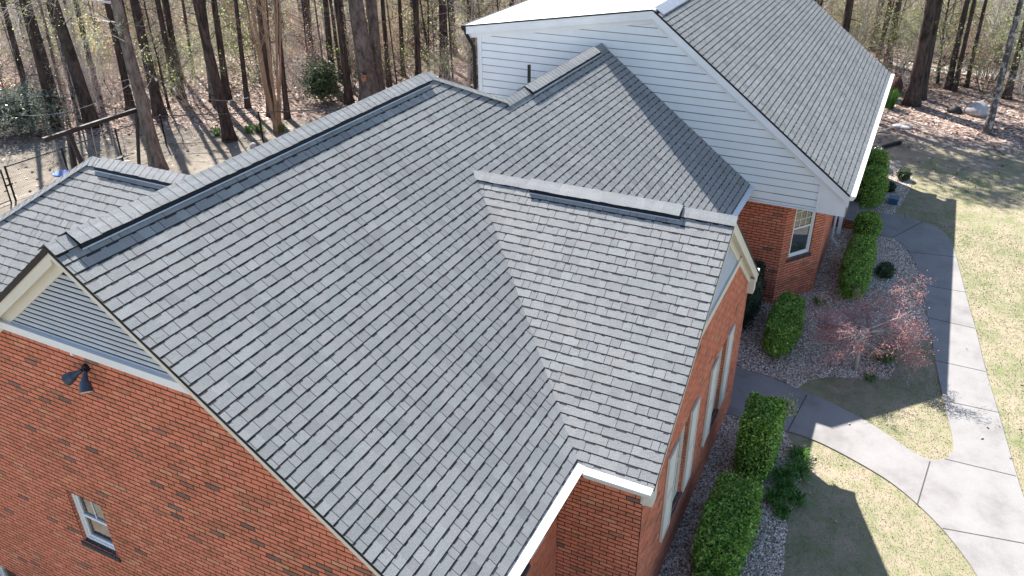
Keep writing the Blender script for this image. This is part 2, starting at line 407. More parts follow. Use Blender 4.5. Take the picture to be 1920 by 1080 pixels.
p_in = [(20.19,-8.0),(20.25,-8.37),(19.82,-8.76),(19.04,-9.06),(17.99,-9.26),(16.99,-9.4),(14.86,-9.66),(13.1,-9.86),(11.48,-10.1),(10.6,-10.24),(10.2,-10.22),(9.93,-10.08),(9.8,-9.84),(9.87,-9.53),(10.28,-9.01),(10.62,-8.46),(10.88,-7.84),(11.04,-7.25),(11.23,-6.64),(11.35,-5.68)]
path = chaikin_open(p_out)+chaikin_open(p_low)[::-1]+[(9.9,-4.66),(11.35,-4.66)]+chaikin_open(p_in)[::-1]
slab('concrete_path', path, -.1, .03, CON)
jm = MB()
for a, b in (((9.5,-7.17),(10.95,-7.33)),((8.37,-9.67),(9.75,-9.83)),((9.95,-10.08),(10.0,-11.32)),((7.93,-10.1),(8.18,-11.5)),((13.59,-9.8),(13.6,-10.84)),((12.0,-10.03),(12.05,-11.06)),((15.6,-9.58),(15.55,-10.63)),((17.4,-9.34),(17.45,-10.4)),((19.4,-8.94),(19.6,-10.14)),((20.2,-8.4),(21.9,-9.2)),((5.2,-11.3),(5.5,-12.28))):
    jm.beam((*a, .0315), (*b, .0315), .022, .002)
struct(jm.build('path_joint', plain('joint_dirt', (.07,.06,.05), .95)))
bed1 = [(11.36,-4.66),(11.36,-6.3),(11.24,-6.75),(11.1,-7.1),(11.58,-7.28),(11.91,-7.71),(12.11,-8.3),(12.39,-8.9),(13.1,-9.02),(13.8,-8.98),(14.0,-9.16),(14.67,-9.67),(14.86,-9.7),(16.99,-9.44),(17.99,-9.3),(19.04,-9.1),(19.82,-8.8),(20.25,-8.4),(20.3,-7.9),(20.3,-4.7)]
slab('gravel_bed', bed1, -.05, .012, GRAV)
bed2 = [(9.56,-4.66),(9.56,-6.0),(9.5,-7.1),(9.1,-7.35),(8.53,-7.68),(7.27,-7.63),(6.5,-7.65),(5.65,-7.76),(4,-7.9),(2,-7.9),(1.2,-7.6),(1.2,-4.66)]
slab('gravel_bed', bed2, -.05, .012, GRAV)
bed3 = [(21.7,-6.6),(21.84,-7.5),(22.1,-8.3),(23.27,-8.5),(25.42,-8.73),(25.96,-8.58),(26.98,-8.23),(27.5,-7.57),(27.8,-7.0),(27.8,-5),(21.7,-5)]
slab('gravel_bed', bed3, -.05, .012, GRAV)
def inpoly(x, y, P):
    c = False; j = len(P)-1
    for i in range(len(P)):
        if (P[i][1] > y) != (P[j][1] > y) and x < (P[j][0]-P[i][0])*(y-P[i][1])/(P[j][1]-P[i][1])+P[i][0]: c = not c
        j = i
    return c
rng = random.Random(3); pb = MB()
for bed, cnt in ((bed1, 24000), (bed2, 17000), (bed3, 5000)):
    x0, x1 = min(p[0] for p in bed), max(p[0] for p in bed); y0, y1 = min(p[1] for p in bed), max(p[1] for p in bed)
    k = 0
    while k < cnt:
        x, y = rng.uniform(x0, x1), rng.uniform(y0, y1); k += 1
        if not inpoly(x, y, bed): continue
        r = rng.uniform(.009, .024); th = rng.uniform(0, 3.14); e = rng.uniform(.55, 1); z = .012; t = rng.random()**.8
        c, s_ = math.cos(th), math.sin(th)
        b = [(x+r*(c*a-s_*e*q), y+r*(s_*a+c*e*q), z) for a, q in ((1,0),(.3,.95),(-.8,.6),(-.8,-.6),(.3,-.95))]
        tp = [(x+(p[0]-x)*.55, y+(p[1]-y)*.55, z+r*rng.uniform(.6, .9)) for p in b]
        pb.face(tp, t)
        for i in range(5): pb.face((b[i], b[(i+1)%5], tp[(i+1)%5], tp[i]), t)
o = pb.build('loose_pebbles', PEB); struct(o, 'stuff'); tag(o, 'pale and brown river pebbles covering the planting beds', 'pebbles')

# ------------------------------------------------------------------ the house
house = empty('brick_house', (7, 0, 0), 'red brick house with grey shingled gables and a taller white-sided wing', 'house')
C = .8; S = .6
SH_ARGS = dict(exp=.1429, widths=lambda r: r.choice((.11,.14,.17,.2,.25,.29,.15)), off=lambda k, r: r.uniform(0, .3), gap_a=.0075, gap_s=0,
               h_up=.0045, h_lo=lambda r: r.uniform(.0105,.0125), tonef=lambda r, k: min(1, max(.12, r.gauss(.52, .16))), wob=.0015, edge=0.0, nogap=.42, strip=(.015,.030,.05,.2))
def roof(name, O, A, D, polys, seed, label=None, parent=house):
    global OUT; OUT = Vector((0, 0, 1)); mb = MB()
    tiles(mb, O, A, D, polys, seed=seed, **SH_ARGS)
    A = Vector(A).normalized(); D = Vector(D).normalized(); N = A.cross(D); N = N if N.z > 0 else -N
    for p in polys:     # deck
        mb.prism([Vector(O)+A*q[0]+D*q[1]-N*.0015 for q in p], -N*.03, .0)
    return mb.build(name, SH, parent, label=label)
E1 = 6.175
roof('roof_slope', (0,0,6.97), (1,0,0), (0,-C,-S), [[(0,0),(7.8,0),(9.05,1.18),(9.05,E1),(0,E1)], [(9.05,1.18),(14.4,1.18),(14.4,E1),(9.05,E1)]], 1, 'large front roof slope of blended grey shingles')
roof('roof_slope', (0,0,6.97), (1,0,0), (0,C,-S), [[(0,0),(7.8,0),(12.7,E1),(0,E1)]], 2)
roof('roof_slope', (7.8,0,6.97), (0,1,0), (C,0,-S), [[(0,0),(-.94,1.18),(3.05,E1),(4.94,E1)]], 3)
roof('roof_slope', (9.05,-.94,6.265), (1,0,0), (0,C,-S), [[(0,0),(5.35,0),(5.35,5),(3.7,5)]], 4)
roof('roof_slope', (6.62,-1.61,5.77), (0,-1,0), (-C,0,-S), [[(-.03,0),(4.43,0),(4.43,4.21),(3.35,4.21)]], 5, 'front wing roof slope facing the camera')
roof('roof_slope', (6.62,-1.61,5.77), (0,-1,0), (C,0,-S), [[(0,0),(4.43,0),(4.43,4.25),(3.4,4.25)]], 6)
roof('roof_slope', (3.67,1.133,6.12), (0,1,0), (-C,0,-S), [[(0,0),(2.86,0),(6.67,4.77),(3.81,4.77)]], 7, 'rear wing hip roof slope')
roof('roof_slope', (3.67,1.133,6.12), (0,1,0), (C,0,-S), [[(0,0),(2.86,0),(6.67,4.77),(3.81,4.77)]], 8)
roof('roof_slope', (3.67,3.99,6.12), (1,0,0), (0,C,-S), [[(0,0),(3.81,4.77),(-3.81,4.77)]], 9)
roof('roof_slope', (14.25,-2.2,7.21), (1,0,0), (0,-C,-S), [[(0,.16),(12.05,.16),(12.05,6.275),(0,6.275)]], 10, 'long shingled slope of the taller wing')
mb = MB(); mb.prism([(14.25,-2.25,7.20),(26.3,-2.25,7.20),(26.3,2.79,6.44),(14.25,2.79,6.44)], (0,0,-.08)); mb.build('low_slope_roof', MEMBRANE, house)
mb = MB(); mb.prism([(14.4,-2.42,7.085),(26.3,-2.42,7.085),(26.3,-2.2,7.235),(14.4,-2.2,7.235)], (0,0,-.02)); mb.build('ridge_flashing', ALU, house)

def caps(name, p0, p1, d1, d2, w=.15, lift=.012, step=.142, seed=0, vent=None, parent=house):
    """bent ridge-cap shingles; d1,d2 = the two downslope unit vectors; vent=(t0,t1) metres raised over a ridge vent"""
    rng = random.Random(seed); p0 = Vector(p0); p1 = Vector(p1); L = (p1-p0).length; u = (p1-p0)/L; d1 = Vector(d1); d2 = Vector(d2)
    n1 = u.cross(d1); n1 = n1 if n1.z > 0 else -n1; n2 = u.cross(d2); n2 = n2 if n2.z > 0 else -n2; up_ = (n1+n2).normalized()
    mb = MB(); vm = MB(); am = MB()
    def section(t, l, ww):
        c = p0+u*t
        f = .024 if l > .03 else .006
        return [c+d1*ww+n1*(l+f), c+d1*ww*.55+n1*(l+.004+f*.55), c+d1*.035+n1*l+up_*.003, c+up_*(l+.008), c+d2*.035+n2*l+up_*.003, c+d2*ww*.55+n2*(l+.004+f*.55), c+d2*ww+n2*(l+f)]
    t = 0; 
    while t < L-.01:
        e = min(L, t+step); mid = (t+e)/2; raised = vent and vent[0] <= mid <= vent[1]
        lf = lift+(.030 if raised else 0); ww = (w+(.02 if raised else 0))*rng.uniform(.97, 1.03)
        tn = min(1, max(0, rng.gauss(.85, .12)))  # high tone puts the extra sun on the caps into their colour
        a = section(t+.003, lf+.005, ww); b = section(e+.012, lf, ww)
        for i in range(6): mb.face((a[i], b[i], b[i+1], a[i+1]), tn)
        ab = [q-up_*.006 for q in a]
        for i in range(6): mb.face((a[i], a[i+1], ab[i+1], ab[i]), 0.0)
        for i in (0, 6):
            dd = (n1 if i == 0 else n2)*-.006
            mb.face((a[i], b[i], b[i]+dd, a[i]+dd), tn)
        t = e
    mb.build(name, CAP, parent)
    if vent:
        for d, nn in ((d1, n1), (d2, n2)):
            a = p0+u*vent[0]; b = p0+u*vent[1]
            ww = w+.058; P = [a+d*.02+nn*.002, a+d*ww+nn*.002, a+d*ww+nn*.030, a+d*(w+.012)+nn*(lift+.036), a+d*.02+nn*(lift+.028)]
            vm.prism(P, b-a)
            P = [a+d*(ww+.002)+nn*.004, a+d*(ww+.013)+nn*.004, a+d*(ww+.013)+nn*.020, a+d*(ww+.002)+nn*.024]
            am.prism(P, b-a)
        v = vm.build('ridge_vent', BLACK, parent); am.build('vent_edge', ALU, v)
Dm, Dp, Dl, Dr = (0,-C,-S), (0,C,-S), (-C,0,-S), (C,0,-S)
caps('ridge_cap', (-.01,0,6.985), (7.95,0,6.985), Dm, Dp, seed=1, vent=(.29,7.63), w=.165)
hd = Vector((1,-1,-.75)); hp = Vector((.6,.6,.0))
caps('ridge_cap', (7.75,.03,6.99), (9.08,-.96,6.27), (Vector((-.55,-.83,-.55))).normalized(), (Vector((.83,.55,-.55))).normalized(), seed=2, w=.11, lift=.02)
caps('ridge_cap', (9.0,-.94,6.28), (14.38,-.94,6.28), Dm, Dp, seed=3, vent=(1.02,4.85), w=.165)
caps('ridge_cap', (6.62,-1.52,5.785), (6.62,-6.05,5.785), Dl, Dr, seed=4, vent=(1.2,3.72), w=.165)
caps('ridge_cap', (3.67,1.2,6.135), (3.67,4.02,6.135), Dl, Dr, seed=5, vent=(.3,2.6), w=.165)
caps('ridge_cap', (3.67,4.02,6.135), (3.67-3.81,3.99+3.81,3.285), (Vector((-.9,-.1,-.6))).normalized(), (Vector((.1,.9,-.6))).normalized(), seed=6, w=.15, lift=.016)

# gutters (one mesh each)
def gutter(a, b, out, name='gutter'):
    a = Vector(a); b = Vector(b); o_ = Vector(out); mb = MB()
    P = [a+Vector((0,0,-.11)), a+o_*.085+Vector((0,0,-.11)), a+o_*.125+Vector((0,0,-.03)), a+o_*.13+Vector((0,0,.002)), a-o_*.02+Vector((0,0,.014)), a+Vector((0,0,-.02))]
    mb.prism(P, b-a)
    o = mb.build(name, GUTTER, house)
    return o
EZ = 3.26
gutter((.02,-4.94,EZ-.012), (3.27,-4.94,EZ-.012), (0,-1,0)); gutter((10.05,-4.94,EZ-.012), (14.62,-4.94,EZ-.012), (0,-1,0))
gutter((3.25,-5.08,EZ-.025), (3.25,-6.03,EZ-.025), (-1,0,0)); gutter((10.02,-5.08,3.235), (10.02,-6.03,3.235), (1,0,0))
gutter((14.27,-7.22,3.425), (26.3,-7.22,3.425), (0,-1,0))
gutter((-.14,4.99,3.245), (-.14,7.8,3.245), (-1,0,0))
mb = MB(); mb.prism([(14.23,2.79,6.43),(14.23,2.92,6.43),(14.23,2.90,6.30),(14.23,2.79,6.30)], (12,0,0)); mb.build('gutter', BLACK, house, label='dark gutter on the rear eave')
mb = MB(); mb.tube([(14.33,2.87,6.34),(14.33,2.83,6.2),(14.33,2.66,5.95),(14.33,2.60,5.75),(14.33,2.60,.3),(14.2,2.7,.1)], [.045]*6, 8); mb.build('downspout', BLACK, house, label='dark rear downspout', smooth=True)

# rake boards
def rake(apex, foot, out, name='rake_board', mat=CREAM, depth=.19, drop=.03, soff=.14, inner=True, drip=.012):
    """apex/foot on the roof surface line at the outer edge; out = outward unit normal of the gable"""
    a = Vector(apex); b = Vector(foot); o_ = Vector(out)
    mb = MB(); z = Vector((0,0,1)); i = -o_*.012
    mb.prism([a-z*drop+i, b-z*drop+i, b-z*(drop+depth)+i, a-z*(drop+depth)+i], -o_*.025)
    mb.prism([a-z*(drop)+i+o_*.006, b-z*(drop)+i+o_*.006, b-z*(drop+depth*.35)+i+o_*.006, a-z*(drop+depth*.35)+i+o_*.006], -o_*.006)
    r = mb.build(name, mat, house)
    s2 = MB(); s2.prism([a-z*(drop+.14)-o_*.04, b-z*(drop+.14)-o_*.04, b-z*(drop+.14)-o_*(soff+.02), a-z*(drop+.14)-o_*(soff+.02)], z*-.012); s2.build('soffit', mat, r)
    if inner:
        f = MB(); f.prism([a-z*(drop+.15)-o_*(soff-.03), b-z*(drop+.15)-o_*(soff-.03), b-z*(drop+.15+.17)-o_*(soff-.03), a-z*(drop+.15+.17)-o_*(soff-.03)], -o_*.03); f.build('frieze_board', mat, r)
    d = MB(); d.prism([a-z*.004-i*0+o_*.004, b-z*.004+o_*.004, b-z*(drop+drip)+o_*.004, a-z*(drop+drip)+o_*.004], -o_*.03); d.build('drip_edge', BLACK, r)
rake((0,0,6.97), (0,-4.94,3.265), (-1,0,0), depth=.115); rake((0,0,6.97), (0,4.94,3.265), (-1,0,0), drip=.05)
rake((6.62,-6.04,5.77), (3.25,-6.04,3.243), (0,-1,0)); rake((6.62,-6.04,5.77), (10.02,-6.04,3.22), (0,-1,0))
rake((14.25,-2.2,7.21), (14.25,-7.22,3.445), (-1,0,0), mat=WHITE, depth=.2); rake((14.25,-2.2,7.21), (14.25,2.79,6.44), (-1,0,0), mat=WHITE, depth=.2)
# fascia + eave soffits
for lo_, hi_, nm in (((.03,-4.93,3.1), (3.2,-4.90,3.225), 'fascia_board'), ((.03,-4.90,3.1),(3.3,-4.6,3.115), 'soffit'), ((10.05,-4.93,3.1), (14.6,-4.90,3.225), 'fascia_board'),
                     ((10.05,-4.90,3.1),(14.6,-4.6,3.115), 'soffit'), ((3.26,-6.0,3.08), (3.29,-5.0,3.21), 'fascia_board'), ((9.95,-6.0,3.08), (9.98,-5.0,3.21), 'fascia_board')):
    mb = MB(); mb.box(lo_, hi_); mb.build(nm, WHITE, house)
mb = MB(); mb.box((14.4,-7.2,2.84),(26.2,-5.85,2.86)); mb.box((14.42,-7.2,3.25),(26.25,-7.17,3.40)); mb.build('soffit', SOFFIT, house, label='pale yellow soffit over the bay window')
BA = Vector((14.66,-5.88,0)); BB = Vector((15.84,-6.71,0)); BN = Vector((-.575,-.818,0)).normalized()
for x0, x1 in ((3.30, 3.50), (9.74, 9.96)):     # boxed eave returns on the gables
    mb = MB(); mb.box((x0,-6.02,2.86), (x1,-5.86,3.18)); mb.build('eave_return', CREAM, house)
mb = MB(); mb.prism([(14.385,-7.18,3.45),(14.385,-7.18,2.85),(14.385,-6.62,2.85),(14.385,-6.62,3.8)], (-.02,0,0)); mb.build('eave_return', WHITE, house)
mb = MB(); mb.prism([P_+Vector((0,0,z_)) for P_, z_ in ((BA, 2.74), (BB, 2.74), (BB, 2.90), (BA, 2.90))], BN*.03); mb.build('frieze_board', SOFFIT, house, label='pale yellow board across the top of the angled bay')

# walls ------------------------------------------------------------
def split(rect, holes):
    a0, s0, a1, s1 = rect; cuts = sorted({a0, a1, *[h[0] for h in holes], *[h[2] for h in holes]}); out = []
    for c0, c1 in zip(cuts, cuts[1:]):
        hs = sorted([h for h in holes if h[0] < c1-1e-6 and h[2] > c0+1e-6], key=lambda h: h[1]); s = s0
        for h in hs:
            if h[1] > s: out.append((c0, s, c1, h[1]))
            s = h[3]
        if s < s1: out.append((c0, s, c1, s1))
    return [[(a, b), (c, b), (c, d), (a, d)] for a, b, c, d in out]
def bricktone(r, k):
    v = r.random()
    return r.uniform(.01, .07) if v < .014 else (r.uniform(.06, .3) if v < .08 else min(1, max(.2, r.gauss(.56, .17))))
def brick_wall(O, A, out, polys, seed, depth=.1, label=None, tf=bricktone):
    """O = top-left point, s runs down"""
    global OUT; OUT = Vector(out); mb = MB()
    tiles(mb, O, A, (0,0,-1), polys, .0742, lambda r: .224, lambda k, r: (.112 if k % 2 else 0)+r.uniform(-.008,.008), .013, .019, .006, lambda r: .006+r.uniform(-.0015,.002), tf, seed=seed, wob=.001)
    w = mb.build('brick_wall', BR, house, label=label)
    bk = MB(); A_ = Vector(A).normalized()
    for p in polys: bk.prism([Vector(O)+A_*q[0]+Vector((0,0,-q[1])) for q in p], -OUT*depth)
    bk.build('mortar', MORTAR, w); return w
def Z(top, polys):  # polys given in (a,z) -> (a,s)
    return [[(a, top-z) for a, z in p] for p in polys]
def rects(a0, z0, a1, z1, holes, top):
    return split((a0, top-z1, a1, top-z0), [(h[0], top-h[3], h[2], top-h[1]) for h in holes])
# left gable wall, facing -x
T = 6.97
polys = rects(-4.64, -2.7, 4.64, 3.3, [(.86,1.76,1.56,2.74), (3.95,-1.3,4.6,-.12)], T)+Z(T, [[(-4.64,3.3),(4.64,3.3),(1.87,5.47),(-1.87,5.47)]])
brick_wall((.15,0,T), (0,1,0), (-1,0,0), polys, 21, label='salmon red brick end wall under the louvered gable')
# wing front wall, facing -y
T = 5.77
W1 = (5.0,1.05,5.7,2.7); W2 = (7.52,1.05,8.22,2.7)
polys = rects(3.32, 0, 9.9, 3.05, [W1, W2], T)+Z(T, [[(3.32,3.05),(9.9,3.05),(8.42,4.23),(4.82,4.23)]])
brick_wall((0,-5.89,T), (1,0,0), (0,-1,0), polys, 22, label='orange brick front wall with two shuttered windows')
T = 3.2
brick_wall((3.32,0,T), (0,1,0), (-1,0,0), rects(-5.88, 0, -4.64, 3.12, [], T), 23)
brick_wall((9.9,0,T), (0,1,0), (1,0,0), rects(-5.88, 0, -4.64, 3.12, [], T), 24)
brick_wall((0,-4.64,T), (1,0,0), (0,-1,0), rects(.16, -2.7, 3.31, 3.12, [(1.35,2.1,2.3,2.98)], T), 25)
brick_wall((0,-4.64,T), (1,0,0), (0,-1,0), rects(9.91, 0, 14.64, 3.12, [], T), 26)
brick_wall((14.65,0,T), (0,1,0), (-1,0,0), rects(-5.88, 0, -4.6, 2.9, [], T), 27)
dg = Vector((15.84-14.66, -6.71+5.88, 0)); DL = dg.length; dg.normalize(); dn = Vector((dg.y, -dg.x, 0))
brick_wall((14.66,-5.88,T), dg, dn, rects(0, 0, DL, 2.85, [(.30,1.25,1.06,2.83)], T), 28, label='angled brick bay wall holding the white window')
brick_wall((0,-6.71,T), (1,0,0), (0,-1,0), rects(15.84, 0, 18.7, 2.85, [], T), 29)
brick_wall((0,-5.2,T), (1,0,0), (0,-1,0), rects(18.7, 0, 24.4, 2.85, [], T), 30)
brick_wall((18.7,0,T), (0,1,0), (1,0,0), rects(-6.71, 0, -5.2, 2.85, [], T), 31)
brick_wall((0,-6.71,T), (1,0,0), (0,-1,0), rects(24.4, 0, 26.1, 2.85, [], T), 32)
mb = MB()      # plain back and end walls
mb.box((.25,4.5,-2.7),(14.5,4.64,3.1)); mb.box((.0,4.64,-2.7),(.15,7.6,3.1)); mb.box((0,7.5,-2.7),(7.3,7.64,3.1)); mb.box((7.2,4.64,-2.7),(7.3,7.6,3.1))
mb.prism([(26.0,-6.9,0),(26.0,-6.9,3.5),(26.0,-2.2,6.95),(26.0,2.45,6.3),(26.0,2.45,0)],(.1,0,0)); mb.box((14.7,2.4,0),(26.1,2.5,6.3)); mb.build('rear_wall', plain('rear_brick', (.40,.15,.09), .9, var=.3, scale=25, bs=.4), house)
# white siding on the gable of the taller wing (x = 14.4)
OUT = Vector((-1,0,0)); T = 7.15; mb = MB()
polys = Z(T, [[(-2.2,T-.3),(-6.98,3.38),(-6.98,2.9),(-2.2,2.9)], [(-2.2,T-.3),(-2.2,2.9),(2.5,2.9),(2.5,6.16)]])
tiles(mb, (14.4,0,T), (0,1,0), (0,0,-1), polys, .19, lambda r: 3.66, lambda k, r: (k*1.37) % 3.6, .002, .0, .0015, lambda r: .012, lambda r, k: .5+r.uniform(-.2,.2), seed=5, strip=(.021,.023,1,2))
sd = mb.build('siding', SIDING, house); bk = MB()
for p in polys: bk.prism([(14.4, a, T-s) for a, s in p], (.1,0,0))
bk.build('sheathing', DARK, sd)
for lo_, hi_ in (((14.370,2.40,0),(14.40,2.52,6.18)), ((14.372,-6.64,2.86),(14.399,-6.52,3.62))):
    mb = MB(); mb.box(lo_, hi_); mb.build('corner_board', WHITE, house)
mb = MB(); mb.box((14.36,-6.98,2.86),(14.66,-4.6,2.895)); mb.build('skirt_board', WHITE, house)
mb = MB(); mb.tube([(12.74,0.25,5.2),(12.74,.25,6.02)], [.04,.04], 10); mb.build('vent_pipe', BLACK, house)

# gable louvers
def louvers(c, half, z0, z1, axis, out, pitch=.062):
    """triangular louvered vent; c = centre coord along axis, half = half width at z0"""
    o_ = Vector(out); ax = Vector(axis); n = int((z1-z0)/pitch); mb = MB(); base = MB()
    org = ax*c[0]+o_*c[1]
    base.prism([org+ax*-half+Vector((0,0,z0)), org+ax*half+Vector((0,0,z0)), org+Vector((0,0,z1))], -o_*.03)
    for i in range(n):
        z = z0+i*pitch; h = half*(1-(z-z0)/(z1-z0))
        if h < .04: break
        a = org+Vector((0,0,z))
        P = [a-ax*h+o_*.030+Vector((0,0,-.012)), a-ax*h+o_*.036+Vector((0,0,0)), a-ax*h+o_*.018+Vector((0,0,pitch*.38)), a-ax*h+o_*.010+Vector((0,0,pitch*.34))]
        mb.prism(P, ax*2*h)
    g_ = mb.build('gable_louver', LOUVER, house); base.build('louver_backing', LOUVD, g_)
louvers((0,-.15), 1.80, 5.59, 6.66, (0,1,0), (-1,0,0), .072)
louvers((6.62,5.88), 1.62, 4.36, 5.38, (1,0,0), (0,-1,0), .05)
mb = MB(); mb.prism([(.085,-1.96,5.47),(.085,1.96,5.47),(.085,1.80,5.585),(.085,-1.80,5.585)],(.065,0,0)); mb.prism([(.065,-1.80,5.585),(.065,1.80,5.585),(.065,1.78,5.60),(.065,-1.78,5.60)],(.085,0,0)); mb.build('frieze_trim', WHITE, house, label='wide white trim board below the louvers')
mb = MB(); mb.prism([(4.70,-5.95,4.23),(8.54,-5.95,4.23),(8.38,-5.95,4.36),(4.86,-5.95,4.36)],(0,.06,0)); mb.build('frieze_trim', CREAM, house)

# windows ------------------------------------------------------------
def window(O, A, out, w, h, recess=.09, mat=WHITE, sill=True, bars=((), (.5,)), muntins=()):
    """O = lower-left corner of the opening on the wall face"""
    O = Vector(O); A = Vector(A).normalized(); o_ = Vector(out).normalized(); z = Vector((0,0,1)); B = O-o_*recess
    fr = MB(); t = .055
    def bar(a0, z0, a1, z1, d0, d1):
        P = [B+A*a0+z*z0+o_*d0, B+A*a1+z*z0+o_*d0, B+A*a1+z*z1+o_*d0, B+A*a0+z*z1+o_*d0]; fr.prism(P, o_*(d1-d0))
    bar(0,0,t,h,0,.05); bar(w-t,0,w,h,0,.05); bar(t,h-t,w-t,h,0,.05); bar(t,0,w-t,t,0,.05)
    bar(t,t,t+.035,h-t,0,.03); bar(w-t-.035,t,w-t,h-t,0,.03); bar(t+.035,h*.5-.02,w-t-.035,h*.5+.02,0,.035)
    bar(t+.035,t,w-t-.035,t+.04,0,.03)
    for mx in muntins: bar(w*mx-.008,h*.5+.02,w*mx+.008,h-t,0,.018)
    for mz in bars[1]:
        if mz != .5: bar(t,h*mz-.008,w-t,h*mz+.008,0,.018)
    f = fr.build('window', mat, house)
    g_ = MB(); g_.prism([B+A*.04+z*.04+o_*.008, B+A*(w-.04)+z*.04+o_*.008, B+A*(w-.04)+z*(h-.04)+o_*.008, B+A*.04+z*(h-.04)+o_*.008], -o_*.01); g_.build('pane', GLASS, f)
    for a0, a1 in ((-.1, 0), (w, w+.1)):
        rv = MB()
        P = [O+A*a0-o_*.10+z*0, O+A*a1-o_*.10, O+A*a1-o_*.0015, O+A*a0-o_*.0015]
        for k in range(int(h/.0677)+1):
            zz = k*.0677; hh = min(.057, h-zz)
            if hh > .01:
                a_in = a1-.002 if a0 < 0 else a0+.002
                aa = (a_in, a_in+.006) if a0 < 0 else (a_in-.006, a_in)
                rv.prism([O+A*aa[0]-o_*.1+z*zz, O+A*aa[1]-o_*.1+z*zz, O+A*aa[1]-o_*.004+z*zz, O+A*aa[0]-o_*.004+z*zz], z*hh, random.uniform(.1,.75))
        rv.build('brick_reveal', BR, f)
    if sill:
        sm = MB(); n = max(3, int((w+.1)/.068))
        for k in range(n):
            a0 = -.05+k*(w+.1)/n; pr = random.uniform(.026,.034)
            sm.prism([O+A*a0-o_*recess+z*.03, O+A*a0+o_*pr+z*-.015, O+A*a0+o_*pr+z*-.085, O+A*a0-o_*recess+z*-.085], A*((w+.1)/n-.008))
        sm.build('sill', DARKBRICK, f)
    return f
wa = window((.15,.86,1.76), (0,1,0), (-1,0,0), .70, .98, recess=.10, mat=WHITE, muntins=(.5,))
window((.15,3.95,-1.3), (0,1,0), (-1,0,0), .65, 1.18)
for wx in (W1, W2): window((wx[0],-5.89,wx[1]), (1,0,0), (0,-1,0), wx[2]-wx[0], wx[3]-wx[1], recess=.095, mat=CREAM)
window((1.35,-4.64,2.1), (1,0,0), (0,-1,0), .95, .88)
P0 = Vector((14.66,-5.88,0)); window(P0+dg*.30+Vector((0,0,1.25)), dg, dn, .76, 1.58, recess=.08, muntins=(.37,.63), bars=((),(.5,.64,.78)))
def shutter(x0, x1, y, z0, z1):
    mb = MB(); d = .038
    mb.box((x0,y-d,z0),(x0+.05,y,z1)); mb.box((x1-.05,y-d,z0),(x1,y,z1)); zm = (z0+z1)/2
    for za, zb in ((z0,z0+.07),(zm-.03,zm+.03),(z1-.06,z1)): mb.box((x0+.05,y-d+.001,za),(x1-.05,y-.001,zb))
    sl = MB()
    for za, zb in ((z0+.07,zm-.03),(zm+.03,z1-.06)):
        n = int((zb-za)/.032)
        for k in range(n):
            z = za+k*(zb-za)/n; sl.prism([(x0+.05,y-.030,z),(x0+.05,y-.027,z+.004),(x0+.05,y-.010,z+.032),(x0+.05,y-.013,z+.028)], (x1-x0-.1,0,0))
    s_ = mb.build('shutter', CREAM, house); sl.build('shutter_slat', CREAM, s_)
for x0, x1 in ((4.50,4.96),(5.75,6.20),(7.04,7.48),(8.27,8.72)): shutter(x0, x1, -5.902, 1.02, 2.72)
shutter(2.34, 2.76, -4.652, 2.2, 3.02)

# twin floodlight on the end wall
fl = MB(); fl.tube([(.15,.17,5.27),(.105,.17,5.27)], [.055,.05], 12); fl.tube([(.11,.17,5.27),(.09,.20,5.25)], [.018,.018], 8); fl.tube([(.11,.17,5.27),(.09,.14,5.25)], [.018,.018], 8)
fo = fl.build('floodlight', BLACK, house)
for a, b, c in (((.09,.20,5.25), (.03,.27,5.20), (-.03,.35,5.14)), ((.09,.14,5.25), (.02,.09,5.18), (-.04,.03,5.07))):
    A_ = Vector(a); B_ = Vector(b); C_ = Vector(c); d_ = (C_-B_).normalized()
    h_ = MB(); h_.tube([A_, A_.lerp(B_,.5), B_, B_.lerp(C_,.25), C_], [.024,.030,.044,.064,.080], 16, cap=True); ho = h_.build('lamp_shade', NAVY, fo, smooth=False)
    l_ = MB(); l_.tube([C_-d_*.02, C_+d_*.003, C_+d_*.008], [.068,.071,.035], 16); l_.build('bulb', BULB, fo)
# small white conduit fitting under the trim
mb = MB(); mb.box((.115,.33,5.40),(.142,.37,5.47)); mb.build('cable_cover', WHITE, house)
# porch
mb = MB(); mb.box((18.7,-6.6,.0),(24.4,-5.2,.42)); mb.box((20.4,-7.25,0),(22.0,-6.6,.28)); mb.box((20.55,-7.6,0),(22.0,-7.25,.14)); mb.build('porch_step', CON, house)
OUT = Vector((-1,0,0))
brick_wall((20.38,0,.40), (0,1,0), (-1,0,0), rects(-7.22,0,-6.6,.24,[], .4), 41)
mb = MB(); mb.box((18.9,-6.98,.42),(19.0,-6.88,2.85)); mb.build('porch_post', WHITE, house)
mb = MB(); mb.tube([(18.82,-7.15,3.3),(18.82,-6.95,3.05),(18.82,-6.80,2.8),(18.82,-6.78,.3),(18.82,-6.95,.12)], [.04]*5, 6); mb.build('downspout', WHITE, house, label='white downspout beside the porch')
mb = MB(); mb.box((22.3,-5.25,.42),(23.2,-5.18,2.5)); mb.build('door', plain('door_paint', (.25,.08,.06), .4), house)

